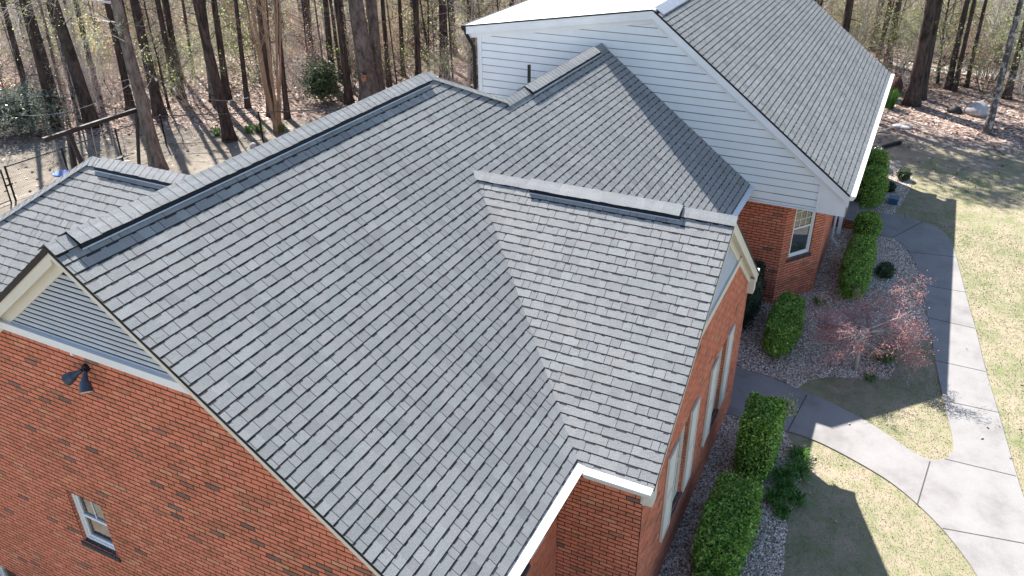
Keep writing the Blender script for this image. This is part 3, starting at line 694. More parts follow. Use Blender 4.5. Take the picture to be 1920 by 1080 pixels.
# ------------------------------------------------------------------ shrubs
def hedge(name, lo, hi, label, cat='hedge', group=None, mat=HEDGE, n=9000, size=.062, seed=0, round_=.18, bumps=.08, extra=None, loose=0):
    rng = random.Random(seed); c = [(a+b)/2 for a, b in zip(lo, hi)]; h = [(b-a)/2 for a, b in zip(lo, hi)]
    root = empty(name, (c[0], c[1], gz(c[0], c[1])), label, cat, group)
    ph = [rng.uniform(0, 6.28) for _ in range(9)]
    def surf(d):   # superellipsoid point for direction d
        p = (5.5 if round_ < .15 else 3.4) if round_ < .3 else 2.2
        k = (abs(d[0])**p+abs(d[1])**p+abs(d[2])**p)**(-1/p)
        b = 1+bumps*(math.sin(d[0]*6*h[0]+ph[0])+.8*math.sin(d[1]*6+d[0]*7+ph[1])+.7*math.sin(d[2]*7+d[0]*9+ph[2])+.8*math.sin(d[0]*13+d[1]*11+ph[3]))*.6
        return Vector((c[0]+d[0]*k*h[0]*b, c[1]+d[1]*k*h[1]*b, c[2]+d[2]*k*h[2]*b))
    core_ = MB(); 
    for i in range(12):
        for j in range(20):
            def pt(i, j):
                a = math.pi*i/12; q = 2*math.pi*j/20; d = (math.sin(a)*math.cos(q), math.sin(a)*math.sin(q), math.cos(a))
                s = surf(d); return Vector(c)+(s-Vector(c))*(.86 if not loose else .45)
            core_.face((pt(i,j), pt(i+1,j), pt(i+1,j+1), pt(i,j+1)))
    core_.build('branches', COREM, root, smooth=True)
    mb = MB(); P = []
    for _ in range(n):
        d = Vector((rng.gauss(0,1)*h[0]**.5, rng.gauss(0,1)*h[1]**.5, rng.gauss(0,1)*h[2]**.5)).normalized()
        if rng.random() < .4: d = Vector((rng.uniform(-1,1), rng.uniform(-1,1), 1)).normalized() if rng.random() < .6 else d
        s = surf(d); k = rng.uniform(.84, 1.04)+(.09*rng.random() if rng.random() < .2 else 0)
        if loose: k = 1.12-abs(rng.gauss(0, loose))
        q = Vector(c)+(s-Vector(c))*k
        if q.z < .02: continue
        P.append(q)
    mb.leaves(P, size, rng, .5, .5)
    mb.build('foliage', mat, root)
    if extra:
        e = MB(); Q = [Vector((rng.gauss(extra[0][0], .09), rng.gauss(extra[0][1], .09), rng.gauss(extra[0][2], .09))) for _ in range(extra[1])]
        e.leaves(Q, size, rng, .5, .5); e.build('foliage', HEDGEV, root, label='pale variegated new shoots')
    return root
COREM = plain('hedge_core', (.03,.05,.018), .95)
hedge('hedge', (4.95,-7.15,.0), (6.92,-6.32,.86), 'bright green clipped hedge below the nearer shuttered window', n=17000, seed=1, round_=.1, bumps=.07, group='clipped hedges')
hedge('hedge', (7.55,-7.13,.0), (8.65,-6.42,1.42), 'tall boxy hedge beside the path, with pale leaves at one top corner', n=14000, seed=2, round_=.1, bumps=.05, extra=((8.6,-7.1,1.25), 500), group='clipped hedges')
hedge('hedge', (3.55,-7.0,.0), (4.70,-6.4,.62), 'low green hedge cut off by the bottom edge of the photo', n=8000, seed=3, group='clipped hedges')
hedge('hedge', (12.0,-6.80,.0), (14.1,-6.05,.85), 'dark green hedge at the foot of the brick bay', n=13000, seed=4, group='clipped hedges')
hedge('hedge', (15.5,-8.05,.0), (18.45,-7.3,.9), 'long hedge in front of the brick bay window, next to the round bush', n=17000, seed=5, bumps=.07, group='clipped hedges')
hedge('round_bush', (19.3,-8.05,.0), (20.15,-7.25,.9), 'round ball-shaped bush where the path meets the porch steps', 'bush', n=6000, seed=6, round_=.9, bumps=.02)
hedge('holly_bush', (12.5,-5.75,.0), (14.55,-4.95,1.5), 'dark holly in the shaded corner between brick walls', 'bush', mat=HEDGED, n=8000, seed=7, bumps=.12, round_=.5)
hedge('large_bush', (21.9,-7.9,.0), (23.6,-7.0,1.15), 'dark green bush beside the small blue box', 'bush', n=11000, seed=8, bumps=.1, group='bushes past the porch')
hedge('large_bush', (23.6,-7.8,.0), (25.0,-6.9,1.25), 'dark green bush just beyond the one by the blue box', 'bush', n=9000, seed=9, bumps=.1, group='bushes past the porch')
hedge('small_bush', (26.0,-7.6,.0), (26.9,-6.9,.7), 'small grey green bush at the far end of the eave', 'bush', mat=GREYL, n=2500, seed=10, bumps=.1)
hedge('small_bush', (3.3,-5.3,.0), (4.3,-4.7,.5), 'small dark bush at the foot of the notch in the brick wall', 'bush', mat=HEDGED, n=2500, seed=11, bumps=.1, round_=.8)
hedge('pale_bush', (14.3,23.2,.0), (17.0,26.4,1.7), 'wide glossy pale-leaved bush at the left edge of the woods', 'bush', mat=GREYL, n=7000, size=.13, seed=12, bumps=.3, round_=.8, loose=.3)
hedge('evergreen_bush', (23.6,15.3,.0), (25.3,17.1,1.7), 'dark evergreen bush left of the huge oak', 'bush', mat=EVERG, n=3600, size=.12, seed=13, bumps=.38, round_=.8, loose=.5)
hedge('small_plant', (17.25,-8.62,.0), (17.75,-8.15,.38), 'small green plant between the long hedge and the path', 'plant', mat=EVERG, n=900, seed=14, round_=.8, bumps=.15)
hedge('small_plant', (25.2,-8.6,.0), (25.7,-8.15,.38), 'small dark plant at the lawn edge of the far gravel bed', 'plant', mat=EVERG, n=900, seed=15, round_=.8, bumps=.15)
hedge('small_plant', (23.9,-8.2,.0), (24.4,-7.8,.3), 'low dark plant between the far bushes and the lawn', 'plant', mat=HEDGED, n=700, seed=16, round_=.8, bumps=.15)

def tuft(name, x, y, r, h, n, label, mat=BLADE, group=None, seed=0, cat='plant'):
    rng = random.Random(seed); mb = MB()
    for _ in range(n):
        a = rng.uniform(0, 6.28); rr = r*rng.random()**.6*.5; b = Vector((x+rr*math.cos(a), y+rr*math.sin(a), gz(x, y))); d = Vector((math.cos(a+rng.gauss(0,.5)), math.sin(a+rng.gauss(0,.5)), 0))
        H = h*rng.uniform(.5, 1); L = r*rng.uniform(.3, .8); s_ = Vector((-d.y, d.x, 0))*.007; t = rng.random()
        p1 = b+d*L*.4+Vector((0,0,H)); p2 = b+d*L+Vector((0,0,H*rng.uniform(.5,.95)))
        mb.face((b-s_, b+s_, p1+s_, p1-s_), t); mb.face((p1-s_, p1+s_, p2), t)
    o = mb.build(name, mat); tag(o, label, cat, group); return o
tuft('lily_clump', 13.18, -8.75, .38, .32, 260, 'spiky green clump of blades behind the red maple trunk', seed=1)
tuft('lily_clump', 15.1, -7.0, .25, .22, 90, 'small bright clump of blades beside the long hedge, near the bay', seed=2)
tuft('lily_clump', 12.2, -8.5, .22, .12, 80, 'tiny low green clump at the foot of the red maple', seed=3)
lg = MB(); 
for i, (x, y, r) in enumerate(((8.3,-7.55,.34),(8.0,-7.35,.3),(7.7,-7.45,.3),(7.35,-7.3,.28),(7.5,-7.65,.25),(8.75,-7.5,.28),(7.05,-7.5,.22))):
    tuft('grass_clump', x, y, r, .2, 170, ('dark green grassy clump nearest the path corner','dark green grassy clump against the tall hedge','dark green grassy clump between tall hedge and lawn','dark green grassy clump at the corner of the bright hedge','small grassy clump out on the lawn edge','grassy clump touching the concrete path','smallest grassy clump beside the bright hedge')[i], seed=20+i, group='grassy clumps by the hedges', mat=BLADE)
for i, (x, y, L_) in enumerate(((18.82,17.25,'daffodil clump left of the leaning middle trunk'),(19.9,15.95,'daffodil clump just left of the tan multi-stem tree'),(20.35,15.2,'daffodil clump just right of the tan multi-stem tree'),(19.65,16.3,'smaller daffodil clump second from the tan multi-stem tree'))):
    tuft('daffodil_clump', x, y, .3, .35, 120, L_, seed=40+i, group='daffodil clumps by the woods')
tuft('pine_seedling', 34.4, -7.2, .5, .9, 400, 'light green pine seedling left of the largest front trunk', seed=60)

# ------------------------------------------------------------------ trees
def grow(mb, p, d, L, r, depth, rng, sides=5, ends=None, droop=0.0, wob=.18, kids=4, up_=.1):
    n = 4 if depth > 1 else 3; pts = [p.copy()]; rad = [r]; q = p.copy(); dd = d.copy()
    for i in range(n):
        dd = (dd+Vector((rng.gauss(0,wob), rng.gauss(0,wob), rng.gauss(0,wob)+up_-droop))).normalized()
        q = q+dd*(L/n); pts.append(q.copy()); rad.append(max(.0022, r*(1-.75*(i+1)/n)))
    mb.tube(pts, rad, max(3, sides), cap=False)
    if ends is not None and depth <= 1: ends.append((pts[-1], dd)); ends.append((pts[-2], dd))
    if depth > 0:
        for k in range(kids):
            t = rng.uniform(.25, 1)*n; i = min(n-1, int(t)); b = pts[i].lerp(pts[i+1], t-i)
            ax = Vector((rng.gauss(0,1), rng.gauss(0,1), rng.gauss(0,1))).cross(dd)
            if ax.length < .01: continue
            nd = (dd*.7+ax.normalized()*rng.uniform(.5,1)).normalized()
            grow(mb, b, nd, L*rng.uniform(.4,.65), max(.0025, rad[i]*.5), depth-1, rng, 3, ends, droop, wob, kids, up_)
def trunk_mesh(H, r, rng, sides=12, bend=.02, flare=1.5):
    mb = MB(); pts = []; rad = []; n = 16; off = Vector((0,0,0)); v = Vector((0,0,0))
    for i in range(n+1):
        t = i/n; z = H*t**1.35; v = v*.7+Vector((rng.gauss(0,bend), rng.gauss(0,bend), 0)); off += v*H/n
        if i == 0: off = Vector((0,0,0))
        pts.append(Vector((off.x*t, off.y*t, z-.15*(i==0)))); rad.append(r*(1-.72*t)*(1+(flare-1)*math.exp(-z/.35)))
    mb.tube(pts, rad, sides); return mb, pts, rad
def proto_tree(H, r, seed, bark, leafmat, crown0=.5, nb=26, leaves=0, lsize=.07, low=6, depth=2, blen=2.4, sides=12, rise=.35, lspread=.18, bend=.02, lowleaf=False):
    rng = random.Random(seed); mb, pts, rad = trunk_mesh(H, r, rng, sides, bend); tm = mb.mesh('trunk', bark, True); bm = MB(); ends = []
    def at(z):
        for i in range(len(pts)-1):
            if pts[i+1].z >= z: 
                t = (z-pts[i].z)/(pts[i+1].z-pts[i].z); return pts[i].lerp(pts[i+1], t), rad[i]*(1-t)+rad[i+1]*t
        return pts[-1], rad[-1]
    for k in range(nb+low):
        z = H*rng.uniform(crown0, .98) if k < nb else H*rng.uniform(.08, crown0)
        p, rr = at(z); a = rng.uniform(0, 6.28); d = Vector((math.cos(a), math.sin(a), rise+rng.uniform(-.3,.3))).normalized()
        grow(bm, p, d, blen*rng.uniform(.5,1.1)*(1 if k < nb else .7), min(rr*.45, .06)*(1 if k < nb else .35), depth if k < nb else max(1, depth-1), rng, 4, ends if (k < nb or lowleaf) else None, wob=.2)
    cm = bm.mesh('branches', bark, False); lm = None
    if leaves and ends:
        lf = MB(); P = []
        for _ in range(leaves):
            e, dd = rng.choice(ends); P.append(e+Vector((rng.gauss(0,lspread), rng.gauss(0,lspread), rng.gauss(0,lspread))))
        lf.leaves(P, lsize, rng, .2, .6); lm = lf.mesh('foliage', leafmat)
    return tm, cm, lm
def place(meshes, name, x, y, sc, lean, label, cat, group=None, rot=0, names=('trunk','branches','foliage'), scz=None, pm=None):
    root = bpy.data.objects.new(name, None); scene.collection.objects.link(root); root.empty_display_size = .3
    z = gz(x, y); scz = scz or sc
    k = Vector((lean[0], lean[1], 1)); M = Matrix(((sc*math.cos(rot), -sc*math.sin(rot), k.x*scz, x), (sc*math.sin(rot), sc*math.cos(rot), k.y*scz, y), (0,0,scz,z), (0,0,0,1)))
    L_ = Vector((0,0,1)).rotation_difference(k.normalized()).to_matrix().to_4x4()
    root.location = (x, y, z); root.rotation_euler = (L_ @ Matrix.Rotation(rot, 4, 'Z')).to_euler(); root.scale = (sc, sc, scz)
    tag(root, label, cat, group)
    for me, nm in zip(meshes, names):
        if me is None: continue
        o = bpy.data.objects.new(nm, me); o.parent = root; scene.collection.objects.link(o)
    return root
# prototypes; radius 0.2 at height 13..16
PTD = [proto_tree(15.5, .2, 100+i, BARK, PINE, .68, 18, 2200, .22, low=10, blen=1.7, depth=1, lspread=.3) for i in range(2)]
PT = [proto_tree(15.5, .2, 100+i, BARK, PINE, .8, 9, 350, .16, low=16, blen=1.5, depth=1, lspread=.3) for i in range(3)]
HT = [proto_tree(15, .2, 110+i, BARKG, SPRING, .6, 9, 400, .08, low=8, blen=2.4, depth=2) for i in range(2)]
BK = [proto_tree(15, .2, 120+i, BARK, SPRING, .6, 8, 300, .08, low=10, blen=2.2, depth=2) for i in range(3)]
BT = [proto_tree(14, .2, 130, BARKB, SPRING, .5, 14, 500, .08, low=3, blen=2.4, depth=2)]
SP = []
for i in range(6):
    mat_, lv = ((SPRING, 500), (BEECH, 500), (SPRING, 700), (SPRING, 100), (BEECH, 200), (SPRING, 900))[i]
    SP.append(proto_tree(9.5, .055, 140+i, (BARK, TWIG, TWIG)[i % 3], mat_, .06, 64, lv, .085, low=0, blen=2.0, depth=2, sides=6, rise=.6, bend=.05))
def proto_brush(seed, bark, leafmat, leaves, h=2.6, stems=9, lsize=.09):
    rng = random.Random(seed); bm = MB(); ends = []
    for k in range(stems):
        a = rng.uniform(0, 6.28); p = Vector((.25*math.cos(a), .25*math.sin(a), -.05)); d = Vector((math.cos(a)*.5, math.sin(a)*.5, 1)).normalized()
        grow(bm, p, d, h*rng.uniform(.6,1.1), .014, 2, rng, 4, ends, wob=.2, kids=6)
    cm = bm.mesh('stems', bark); lf = MB(); P = []
    for _ in range(leaves):
        e, dd = rng.choice(ends); P.append(e+Vector((rng.gauss(0,.14), rng.gauss(0,.14), rng.gauss(0,.14))))
    lf.leaves(P, lsize, rng, .2, .6); return cm, lf.mesh('foliage', leafmat)
BS = [proto_brush(160, TWIG, BEECH, 1700, 2.8, 22, .09), proto_brush(161, TWIG, SPRING, 1500, 3.0, 22, .085), proto_brush(162, BARKG, HEDGED, 900, 1.9), proto_brush(163, TWIG, BEECH, 350, 3.4, 26), proto_brush(164, BARKG, SPRING, 600, 3.4, 24)]

main = [ # x, y, radius, leanx, leany, kind, label
 (14.92,16.40,.27,-.013,.011,'H0','thick grey-brown trunk standing alone inside the back yard, at the end of the swing beam'),
 (18.57,16.36,.235,-.022,.021,'P0','leaning pine at the wood edge with its shadow falling towards the roof'),
 (19.72,21.46,.25,-.004,.003,'P1','dark thick pine directly behind the lone yard tree'),
 (17.46,22.97,.29,-.033,.024,'P2','broad reddish-brown pine rising behind the middle of the swing beam'),
 (16.64,24.22,.16,.015,-.01,'K0','slim dark trunk behind the left end of the swing beam'),
 (18.20,26.03,.165,.005,-.004,'K1','dark trunk beside and just behind the slim one at the beam end'),
 (17.34,26.58,.15,.02,-.015,'K2','dark trunk rising out of the glossy pale bush'),
 (20.25,25.95,.145,.03,-.02,'P0','narrow straight trunk right of the broad reddish-brown pine'),
 (19.80,23.33,.18,.02,-.015,'K1','short-looking trunk half hidden by the lone yard tree'),
 (22.49,20.90,.22,.023,-.022,'P1','dark pine immediately behind the leaning wood-edge pine'),
 (23.06,20.71,.18,.03,-.03,'K0','crooked dark trunk right of the leaning wood-edge pine'),
 (22.15,22.66,.17,.03,-.03,'P2','dark straight trunk left of the leaning wood-edge pine'),
 (22.77,23.67,.165,.011,-.009,'K2','dark trunk seen between the lone yard tree and leaning pine'),
 (22.35,18.81,.12,.033,-.033,'K0','slender grey trunk left of the tan multi-stem tree'),
 (21.80,16.98,.17,.03,-.03,'P0','black trunk right behind the tan multi-stem tree'),
 (21.86,16.14,.125,.03,-.03,'K1','slender dark trunk just right of the tan multi-stem tree'),
 (25.97,16.75,.175,.02,-.025,'K2','brown trunk above the evergreen bush'),
 (24.77,14.97,.19,-.004,.005,'P1','black trunk next to the huge oak on its left'),
 (25.4,14.2,.47,-.040,.052,'H1','huge rough-barked oak carrying the wooden birdhouse'),
 (26.2,14.3,.30,.008,-.008,'H0','second stem-like oak leaning against the huge birdhouse oak'),
 (28.03,14.96,.13,.0,-.001,'P2','straight narrow black trunk right of the huge oak'),
 (30.01,15.44,.12,.01,-.02,'K0','reddish narrow trunk above the roof peak, left one'),
 (30.34,14.72,.15,.004,-.006,'K1','dark trunk rising straight above the main roof peak'),
 (30.10,13.04,.25,.001,-.001,'P0','thick red-brown pine nearest the white wall on the left'),
 (35.38,-8.12,.31,.0,.020,'P1','largest dark pine in front of the woods at right'),
 (36.47,-8.47,.18,.001,.044,'P2','dark trunk half hidden behind the largest right-hand pine'),
 (32.34,-11.10,.155,.002,.030,'B0','pale mottled trunk standing at the lawn edge on the far right'),
 (49.71,-3.99,.19,-.003,.046,'P0','dark trunk seen highest along the grey roof edge'),
 (38.81,-9.53,.152,.001,.041,'P1','dark leaning trunk midway between the large pine and pale trunk, left one'),
 (38.59,-9.80,.113,.001,.021,'K2','dark slim trunk right beside the leaning one near the boulder'),
 (39.51,-10.3,.10,.002,.033,'K0','brown slim trunk above the white boulder'),
 (38.18,-11.97,.16,.003,.029,'P2','dark trunk behind and right of the pale mottled trunk'),
 (40.66,-12.9,.15,.004,.040,'K1','dark trunk cut off by the right edge of the photo'),
 (45.43,-5.56,.19,-.001,.017,'P0','dark trunk beside the far roof corner, second from the roof edge top'),
 (42.49,-6.58,.19,-.002,.04,'P1','dark trunk closest to the far roof corner'),
 (44.15,-6.03,.13,-.001,.022,'K2','thin dark trunk between the two near the far roof corner'),
]
KM = {'H0':HT[0],'H1':HT[1],'P0':PT[0],'P1':PT[1],'P2':PT[2],'K0':BK[0],'K1':BK[1],'K2':BK[2],'B0':BT[0]}
rng = random.Random(11)
for x, y, r, lx, ly, k, lab in main:
    place(KM[k], {'P':'pine_tree','H':'oak_tree','K':'bare_tree','B':'pale_bark_tree'}[k[0]], x, y, r/.2, (lx, ly), lab, 'tree', 'large trees at the wood edge', rng.uniform(0, 6.28), scz=1.0)
occ = [(q[0], q[1]) for q in main]
# tall trees behind the long wing; their crowns dapple the lawn
for i, (x, y) in enumerate(((34.5,-3.2),(36.3,-1.2),(35.2,1.2),(38.0,.8),(39.0,-3.0),(37.5,-4.6),(36.8,3.6),(41.0,-.6))):
    place(PTD[i % 2], 'pine_tree', x, y, 1.1, (0, 0), 'tall pine hidden behind the white-sided wing, its crown shading the lawn', 'tree', 'trees behind the long wing', i*1.3, scz=1.15); occ.append((x, y))
# tan multi-stem tree
rng2 = random.Random(5); mr = empty('crape_myrtle', (20.19,15.28,0), 'smooth tan multi-stemmed tree fanning up from one base', 'tree'); lm = MB(); ends = []
for k in range(8):
    a = k*.8; b = Vector((20.19+.08*math.cos(a), 15.28+.08*math.sin(a), -.05)); d = Vector((math.cos(a)*.11+.03, math.sin(a)*.11-.02, 1))
    pts = [b+d*z+Vector((rng2.gauss(0,.03), rng2.gauss(0,.03), 0)) for z in (0,.5,1.2,2.2,3.4,4.8,6.2,7.5)]
    mb = MB(); mb.tube(pts, [.07,.06,.052,.046,.04,.03,.02,.008], 8); mb.build('stem', BARKT, mr, smooth=True)
    for j in range(5): grow(lm, pts[rng2.choice((4,5,6))], Vector((rng2.gauss(0,.5), rng2.gauss(0,.5), 1)).normalized(), 1.6, .014, 2, rng2, 4, ends)
lm.build('branches', BARKT, mr)

# pale limbs of the lone yard tree reaching over the back yard
ot = bpy.data.objects['oak_tree']; lm2 = MB(); le = []; rngb = random.Random(9)
for (z_, d_, L_, r_) in ((5.9,(-.30,.95,-.02),4.6,.05),(6.4,(-.55,.8,.12),4.2,.045),(5.2,(.1,1,.05),2.2,.025),(6.8,(-.75,.5,.05),3.6,.04),(6.1,(.7,-.6,.2),2.6,.03),(4.6,(-.5,-.3,.3),1.4,.016),(4.0,(.6,.4,.2),1.3,.014)):
    grow(lm2, Vector((14.92-.013*z_, 16.40+.011*z_, z_)), Vector(d_).normalized(), L_, r_, 3, rngb, 5, le, wob=.14, kids=4, up_=.0)
lf2 = MB(); P_ = []
for _ in range(1300):
    e, dd = rngb.choice(le); P_.append(e+Vector((rngb.gauss(0,.12), rngb.gauss(0,.12), rngb.gauss(0,.12))))
lf2.leaves(P_, .055, rngb, .2, .6)
limb = empty('overhanging_limb', (14.84,16.46,6.0), 'pale twiggy limbs with fresh leaves reaching in from the top left', 'branch'); lm2.build('branches', TWIG, limb); lf2.build('leaves', SPRING, limb)
# random woods
def visible_zone(x, y):
    dx, dy = x-CAMP.x, y-CAMP.y; a = math.atan2(dy, dx)-YAW; return abs(a) < .64
def in_woods(x, y):
    f1 = x-32.5; f2 = .75*x+.66*y-28.3
    if y < 5 and x < 33.5: return False
    if -11 < y < 6 and x < 28: return False
    return max(f1 if y < 2 else -1, f2) > 0 and not (x < 30 and y < 9)
def scatter(count, dmin, dmax, sep, rng, pw=1.0):
    out = []; tries = 0
    while len(out) < count and tries < 80000:
        tries += 1; a = YAW+rng.uniform(-.66, .66); d = dmin+(dmax-dmin)*rng.random()**pw; x = CAMP.x+d*math.cos(a); y = CAMP.y+d*math.sin(a)
        if not in_woods(x, y): continue
        if any((x-u)**2+(y-v)**2 < sep*sep for u, v in occ) or any((x-u)**2+(y-v)**2 < sep*sep for u, v in out): continue
        out.append((x, y))
    return out
rng = random.Random(21)
A1 = [q for q in scatter(215, 35, 85, .95, rng) if not (q[0] < 43 and q[1] < -3)]
for x, y in A1:
    k = rng.choice(('P0','P1','P2','K0','K1','K2','P0','P1','H0','K2')); r = rng.choice((.05,.06,.07,.08,.10,.12,.15,.18,.22))
    place(KM[k], 'woodland_tree', x, y, r/.2, (rng.gauss(0,.03), rng.gauss(0,.03)), 'dark trunk deeper in the woods among many similar ones', 'tree', 'trees deeper in the woods', rng.uniform(0,6.28), scz=rng.uniform(.8,1.1))
occ += A1
A2 = [q for q in scatter(300, 34, 82, .55, rng, 1.1) if not (q[0] < 38.5 and q[1] < -3)]
for x, y in A2:
    place(rng.choice(SP), 'sapling', x, y, rng.uniform(.6,1.2), (rng.gauss(0,.05), rng.gauss(0,.05)), 'thin leafless or budding sapling among many in the woods', 'sapling', 'saplings in the woods', rng.uniform(0,6.28), scz=rng.uniform(.6,1.05))
A3 = [q for q in scatter(300, 35, 84, .7, rng, 1.1) if not (q[0] < 38.5 and q[1] < -3)]
for x, y in A3:
    rr = rng.random(); b = BS[0] if rr < .24 else BS[1] if rr < .46 else BS[2] if rr < .50 else BS[3] if rr < .76 else BS[4]
    s_ = rng.uniform(.6, 1.25)
    place(b, 'understory_shrub', x, y, s_, (0, 0), 'twiggy understory shrub among many between the trunks', 'shrub', 'understory shrubs in the woods', rng.uniform(0,6.28), names=('stems','foliage'), scz=s_*rng.uniform(.7,1.1))
occ += A2[:60]
A4 = [q for q in scatter(170, 34, 84, .8, rng, 1.1) if not (q[0] < 40 and q[1] < -3)]
for x, y in A4:
    place(rng.choice((HT[0], HT[1], BT[0], BK[1])), 'slender_tree', x, y, rng.choice((.035,.045,.055,.07))/.2, (rng.gauss(0,.04), rng.gauss(0,.04)), 'slender grey trunk among many thin ones in the woods', 'tree', 'slender trees in the woods', rng.uniform(0,6.28), scz=rng.uniform(.6,.9))
# leaf litter
rng = random.Random(31); lf = MB(); k = 0
while k < 32000:
    a = YAW+rng.uniform(-.66,.66); d = 30+rng.random()*34; x = CAMP.x+d*math.cos(a); y = CAMP.y+d*math.sin(a); k += 1
    f = max(x-30.0 if y < 3 else -9, .75*x+.66*y-26.0)+rng.gauss(0, .9)+(7 if rng.random() < .16 else 0)
    if f < 0 or (x < 27 and -7.5 < y < 6): continue
    n = Vector((rng.gauss(0,.5), rng.gauss(0,.5), 1)).normalized(); u = n.orthogonal().normalized(); u.rotate(Matrix.Rotation(rng.uniform(0,6.28),3,n)); v = n.cross(u)
    L_ = rng.uniform(.05,.12); p = Vector((x, y, gz(x,y)+.02)); lf.face((p-u*L_, p+v*L_*.6, p+u*L_, p-v*L_*.6), rng.random())
o = lf.build('fallen_leaves', LITTER); struct(o, 'stuff'); tag(o, 'brown and pinkish fallen leaves covering the woodland floor', 'leaves')

# red Japanese maple
rng = random.Random(77); mp = empty('japanese_maple', (12.42,-8.15,0), 'low spreading maple with red leaves and bare pale branches in the gravel', 'tree')
tb = MB(); tb.tube([(12.42,-8.17,-.02),(12.40,-8.16,.35),(12.33,-8.12,.8),(12.42,-8.16,1.1)], [.06,.05,.045,.04], 8); tb.build('trunk', TWIGR, mp, smooth=True)
bm = MB(); ends = []
for k in range(17):
    a = rng.uniform(-1.75, .35) if k < 11 else rng.uniform(1.3, 2.7); d = Vector((math.cos(a), math.sin(a), .22)).normalized()
    grow(bm, Vector((12.42,-8.16,rng.uniform(.78,1.08))), d, rng.uniform(.85,1.3)*(1 if k < 11 else .8), .024, 3, rng, 5, ends, droop=.12, wob=.17, kids=5, up_=.07)
bm.build('branches', TWIGR, mp)
lfm = MB(); P = []
ends2 = [e for e in ends if e[0].z > .45]
for _ in range(13000):
    e, dd = rng.choice(ends2); P.append(e+Vector((rng.gauss(0,.06), rng.gauss(0,.06), rng.gauss(0,.035))))
lfm.leaves(P, .034, rng, .4, .5); lfm.build('foliage', REDLEAF, mp)
# short dormant turf, weeds and a few stray leaves on the front lawn
def on_lawn(x, y): return not (inpoly(x, y, path) or inpoly(x, y, bed1) or inpoly(x, y, bed2) or inpoly(x, y, bed3) or (y > -7.6 and x > 9.9 and x < 28) or (y > -5.9 and x < 28))
rng = random.Random(55); N_ = 80000; V = np.zeros((N_*3, 3), 'f'); T_ = np.zeros(N_, 'f'); k = 0
while k < N_:
    u = rng.random(); x = 3+u*u*24 if rng.random() < .5 else rng.uniform(3, 22); y = -7.2-rng.random()*9.5
    if not on_lawn(x, y): continue
    a = rng.uniform(0, 6.28); h = rng.uniform(.012, .032); w = .004+.0004*x; lx, ly = math.cos(a)*h*rng.uniform(.3,1.2), math.sin(a)*h*rng.uniform(.3,1.2); px, py = -math.sin(a)*w, math.cos(a)*w
    V[k*3] = (x-px, y-py, 0); V[k*3+1] = (x+px, y+py, 0); V[k*3+2] = (x+lx, y+ly, h)
    gsm = .5+.5*math.sin(x*1.3+2*math.sin(y*.9))*math.cos(y*1.1+math.sin(x*.7)); T_[k] = min(1, max(0, rng.gauss(.35+.4*gsm, .25))); k += 1
me = bpy.data.meshes.new('lawn_turf'); me.vertices.add(N_*3); me.vertices.foreach_set('co', V.ravel()); me.loops.add(N_*3); me.loops.foreach_set('vertex_index', np.arange(N_*3, dtype='i'))
me.polygons.add(N_); me.polygons.foreach_set('loop_start', np.arange(0, N_*3, 3, dtype='i')); me.polygons.foreach_set('loop_total', np.full(N_, 3, 'i')); me.update(calc_edges=True); me.validate()
at = me.attributes.new('tone', 'FLOAT', 'FACE'); at.data.foreach_set('value', T_)
me.materials.append(mk_leaf('dormant_turf', [(0, (.21,.22,.13)), (.35, (.28,.27,.18)), (.65, (.345,.305,.225)), (1, (.40,.34,.265))], .2, .8, .2))
o = bpy.data.objects.new('lawn_turf', me); scene.collection.objects.link(o); struct(o, 'stuff'); tag(o, 'short half-dormant green and tan turf of the front lawn', 'grass')
lv = MB()
for _ in range(200):
    x, y = rng.uniform(4, 30), -6-rng.random()*10
    n = Vector((rng.gauss(0,.4), rng.gauss(0,.4), 1)).normalized(); u = n.orthogonal().normalized(); u.rotate(Matrix.Rotation(rng.uniform(0,6.28),3,n)); v = n.cross(u); L_ = rng.uniform(.02,.05); p = Vector((x, y, .05)); lv.face((p-u*L_, p+v*L_*.6, p+u*L_, p-v*L_*.6), rng.uniform(0,.6))
for _ in range(60):
    x, y = rng.uniform(7.2, 9), rng.uniform(-7.9,-6.2); p = Vector((x, y, .06)); L_ = rng.uniform(.03,.06); a = rng.uniform(0,6.28); u = Vector((math.cos(a), math.sin(a), .1)); v = Vector((-u.y, u.x, .1)); lv.face((p-u*L_, p+v*L_*.6, p+u*L_, p-v*L_*.6), rng.uniform(.3,1))
o = lv.build('stray_leaves', LITTER); struct(o, 'stuff'); tag(o, 'scattered dry leaves on the front lawn and path', 'leaves')

# ------------------------------------------------------------------ yard things
# chain link fence
fr = empty('chain_link_fence', (16,18.2,0), 'black chain-link fence with a pale top rail crossing the back yard', 'fence')
FP = [(10.70,18.55),(12.74,18.40),(15.0,18.35),(17.0,18.2),(19.0,15.0),(20.75,12.4),(22.6,9.6)]
for (x, y) in FP:
    mb = MB(); mb.tube([(x,y,-.05),(x,y,1.25)], [.035,.035], 8); mb.build('post', BLACK, fr)
mb = MB(); rl = MB(); ch = MB()
for (a, b) in zip(FP, FP[1:]):
    rl.tube([(*a,1.2),(*b,1.2)], [.022,.022], 6); rl.tube([(*a,.06),(*b,.06)], [.012,.012], 5)
    A_ = Vector((*a,0)); B_ = Vector((*b,0)); L_ = (B_-A_).length; u = (B_-A_)/L_; st = .085; n = int(L_/st)
    for i in range(-14, n+1):
        for sg in (1, -1):
            s0 = i*st if sg > 0 else (i*st+1.15); s1 = s0+1.15*sg; z0, z1 = .05, 1.2
            lo, hi = max(0, min(L_, s0)), max(0, min(L_, s1))
            if abs(hi-lo) < .02: continue
            za = z0+(lo-s0)/(s1-s0)*1.15; zb = z0+(hi-s0)/(s1-s0)*1.15
            ch.tube([A_+u*lo+Vector((0,0,za)), A_+u*hi+Vector((0,0,zb))], [.0022,.0022], 3, cap=False)
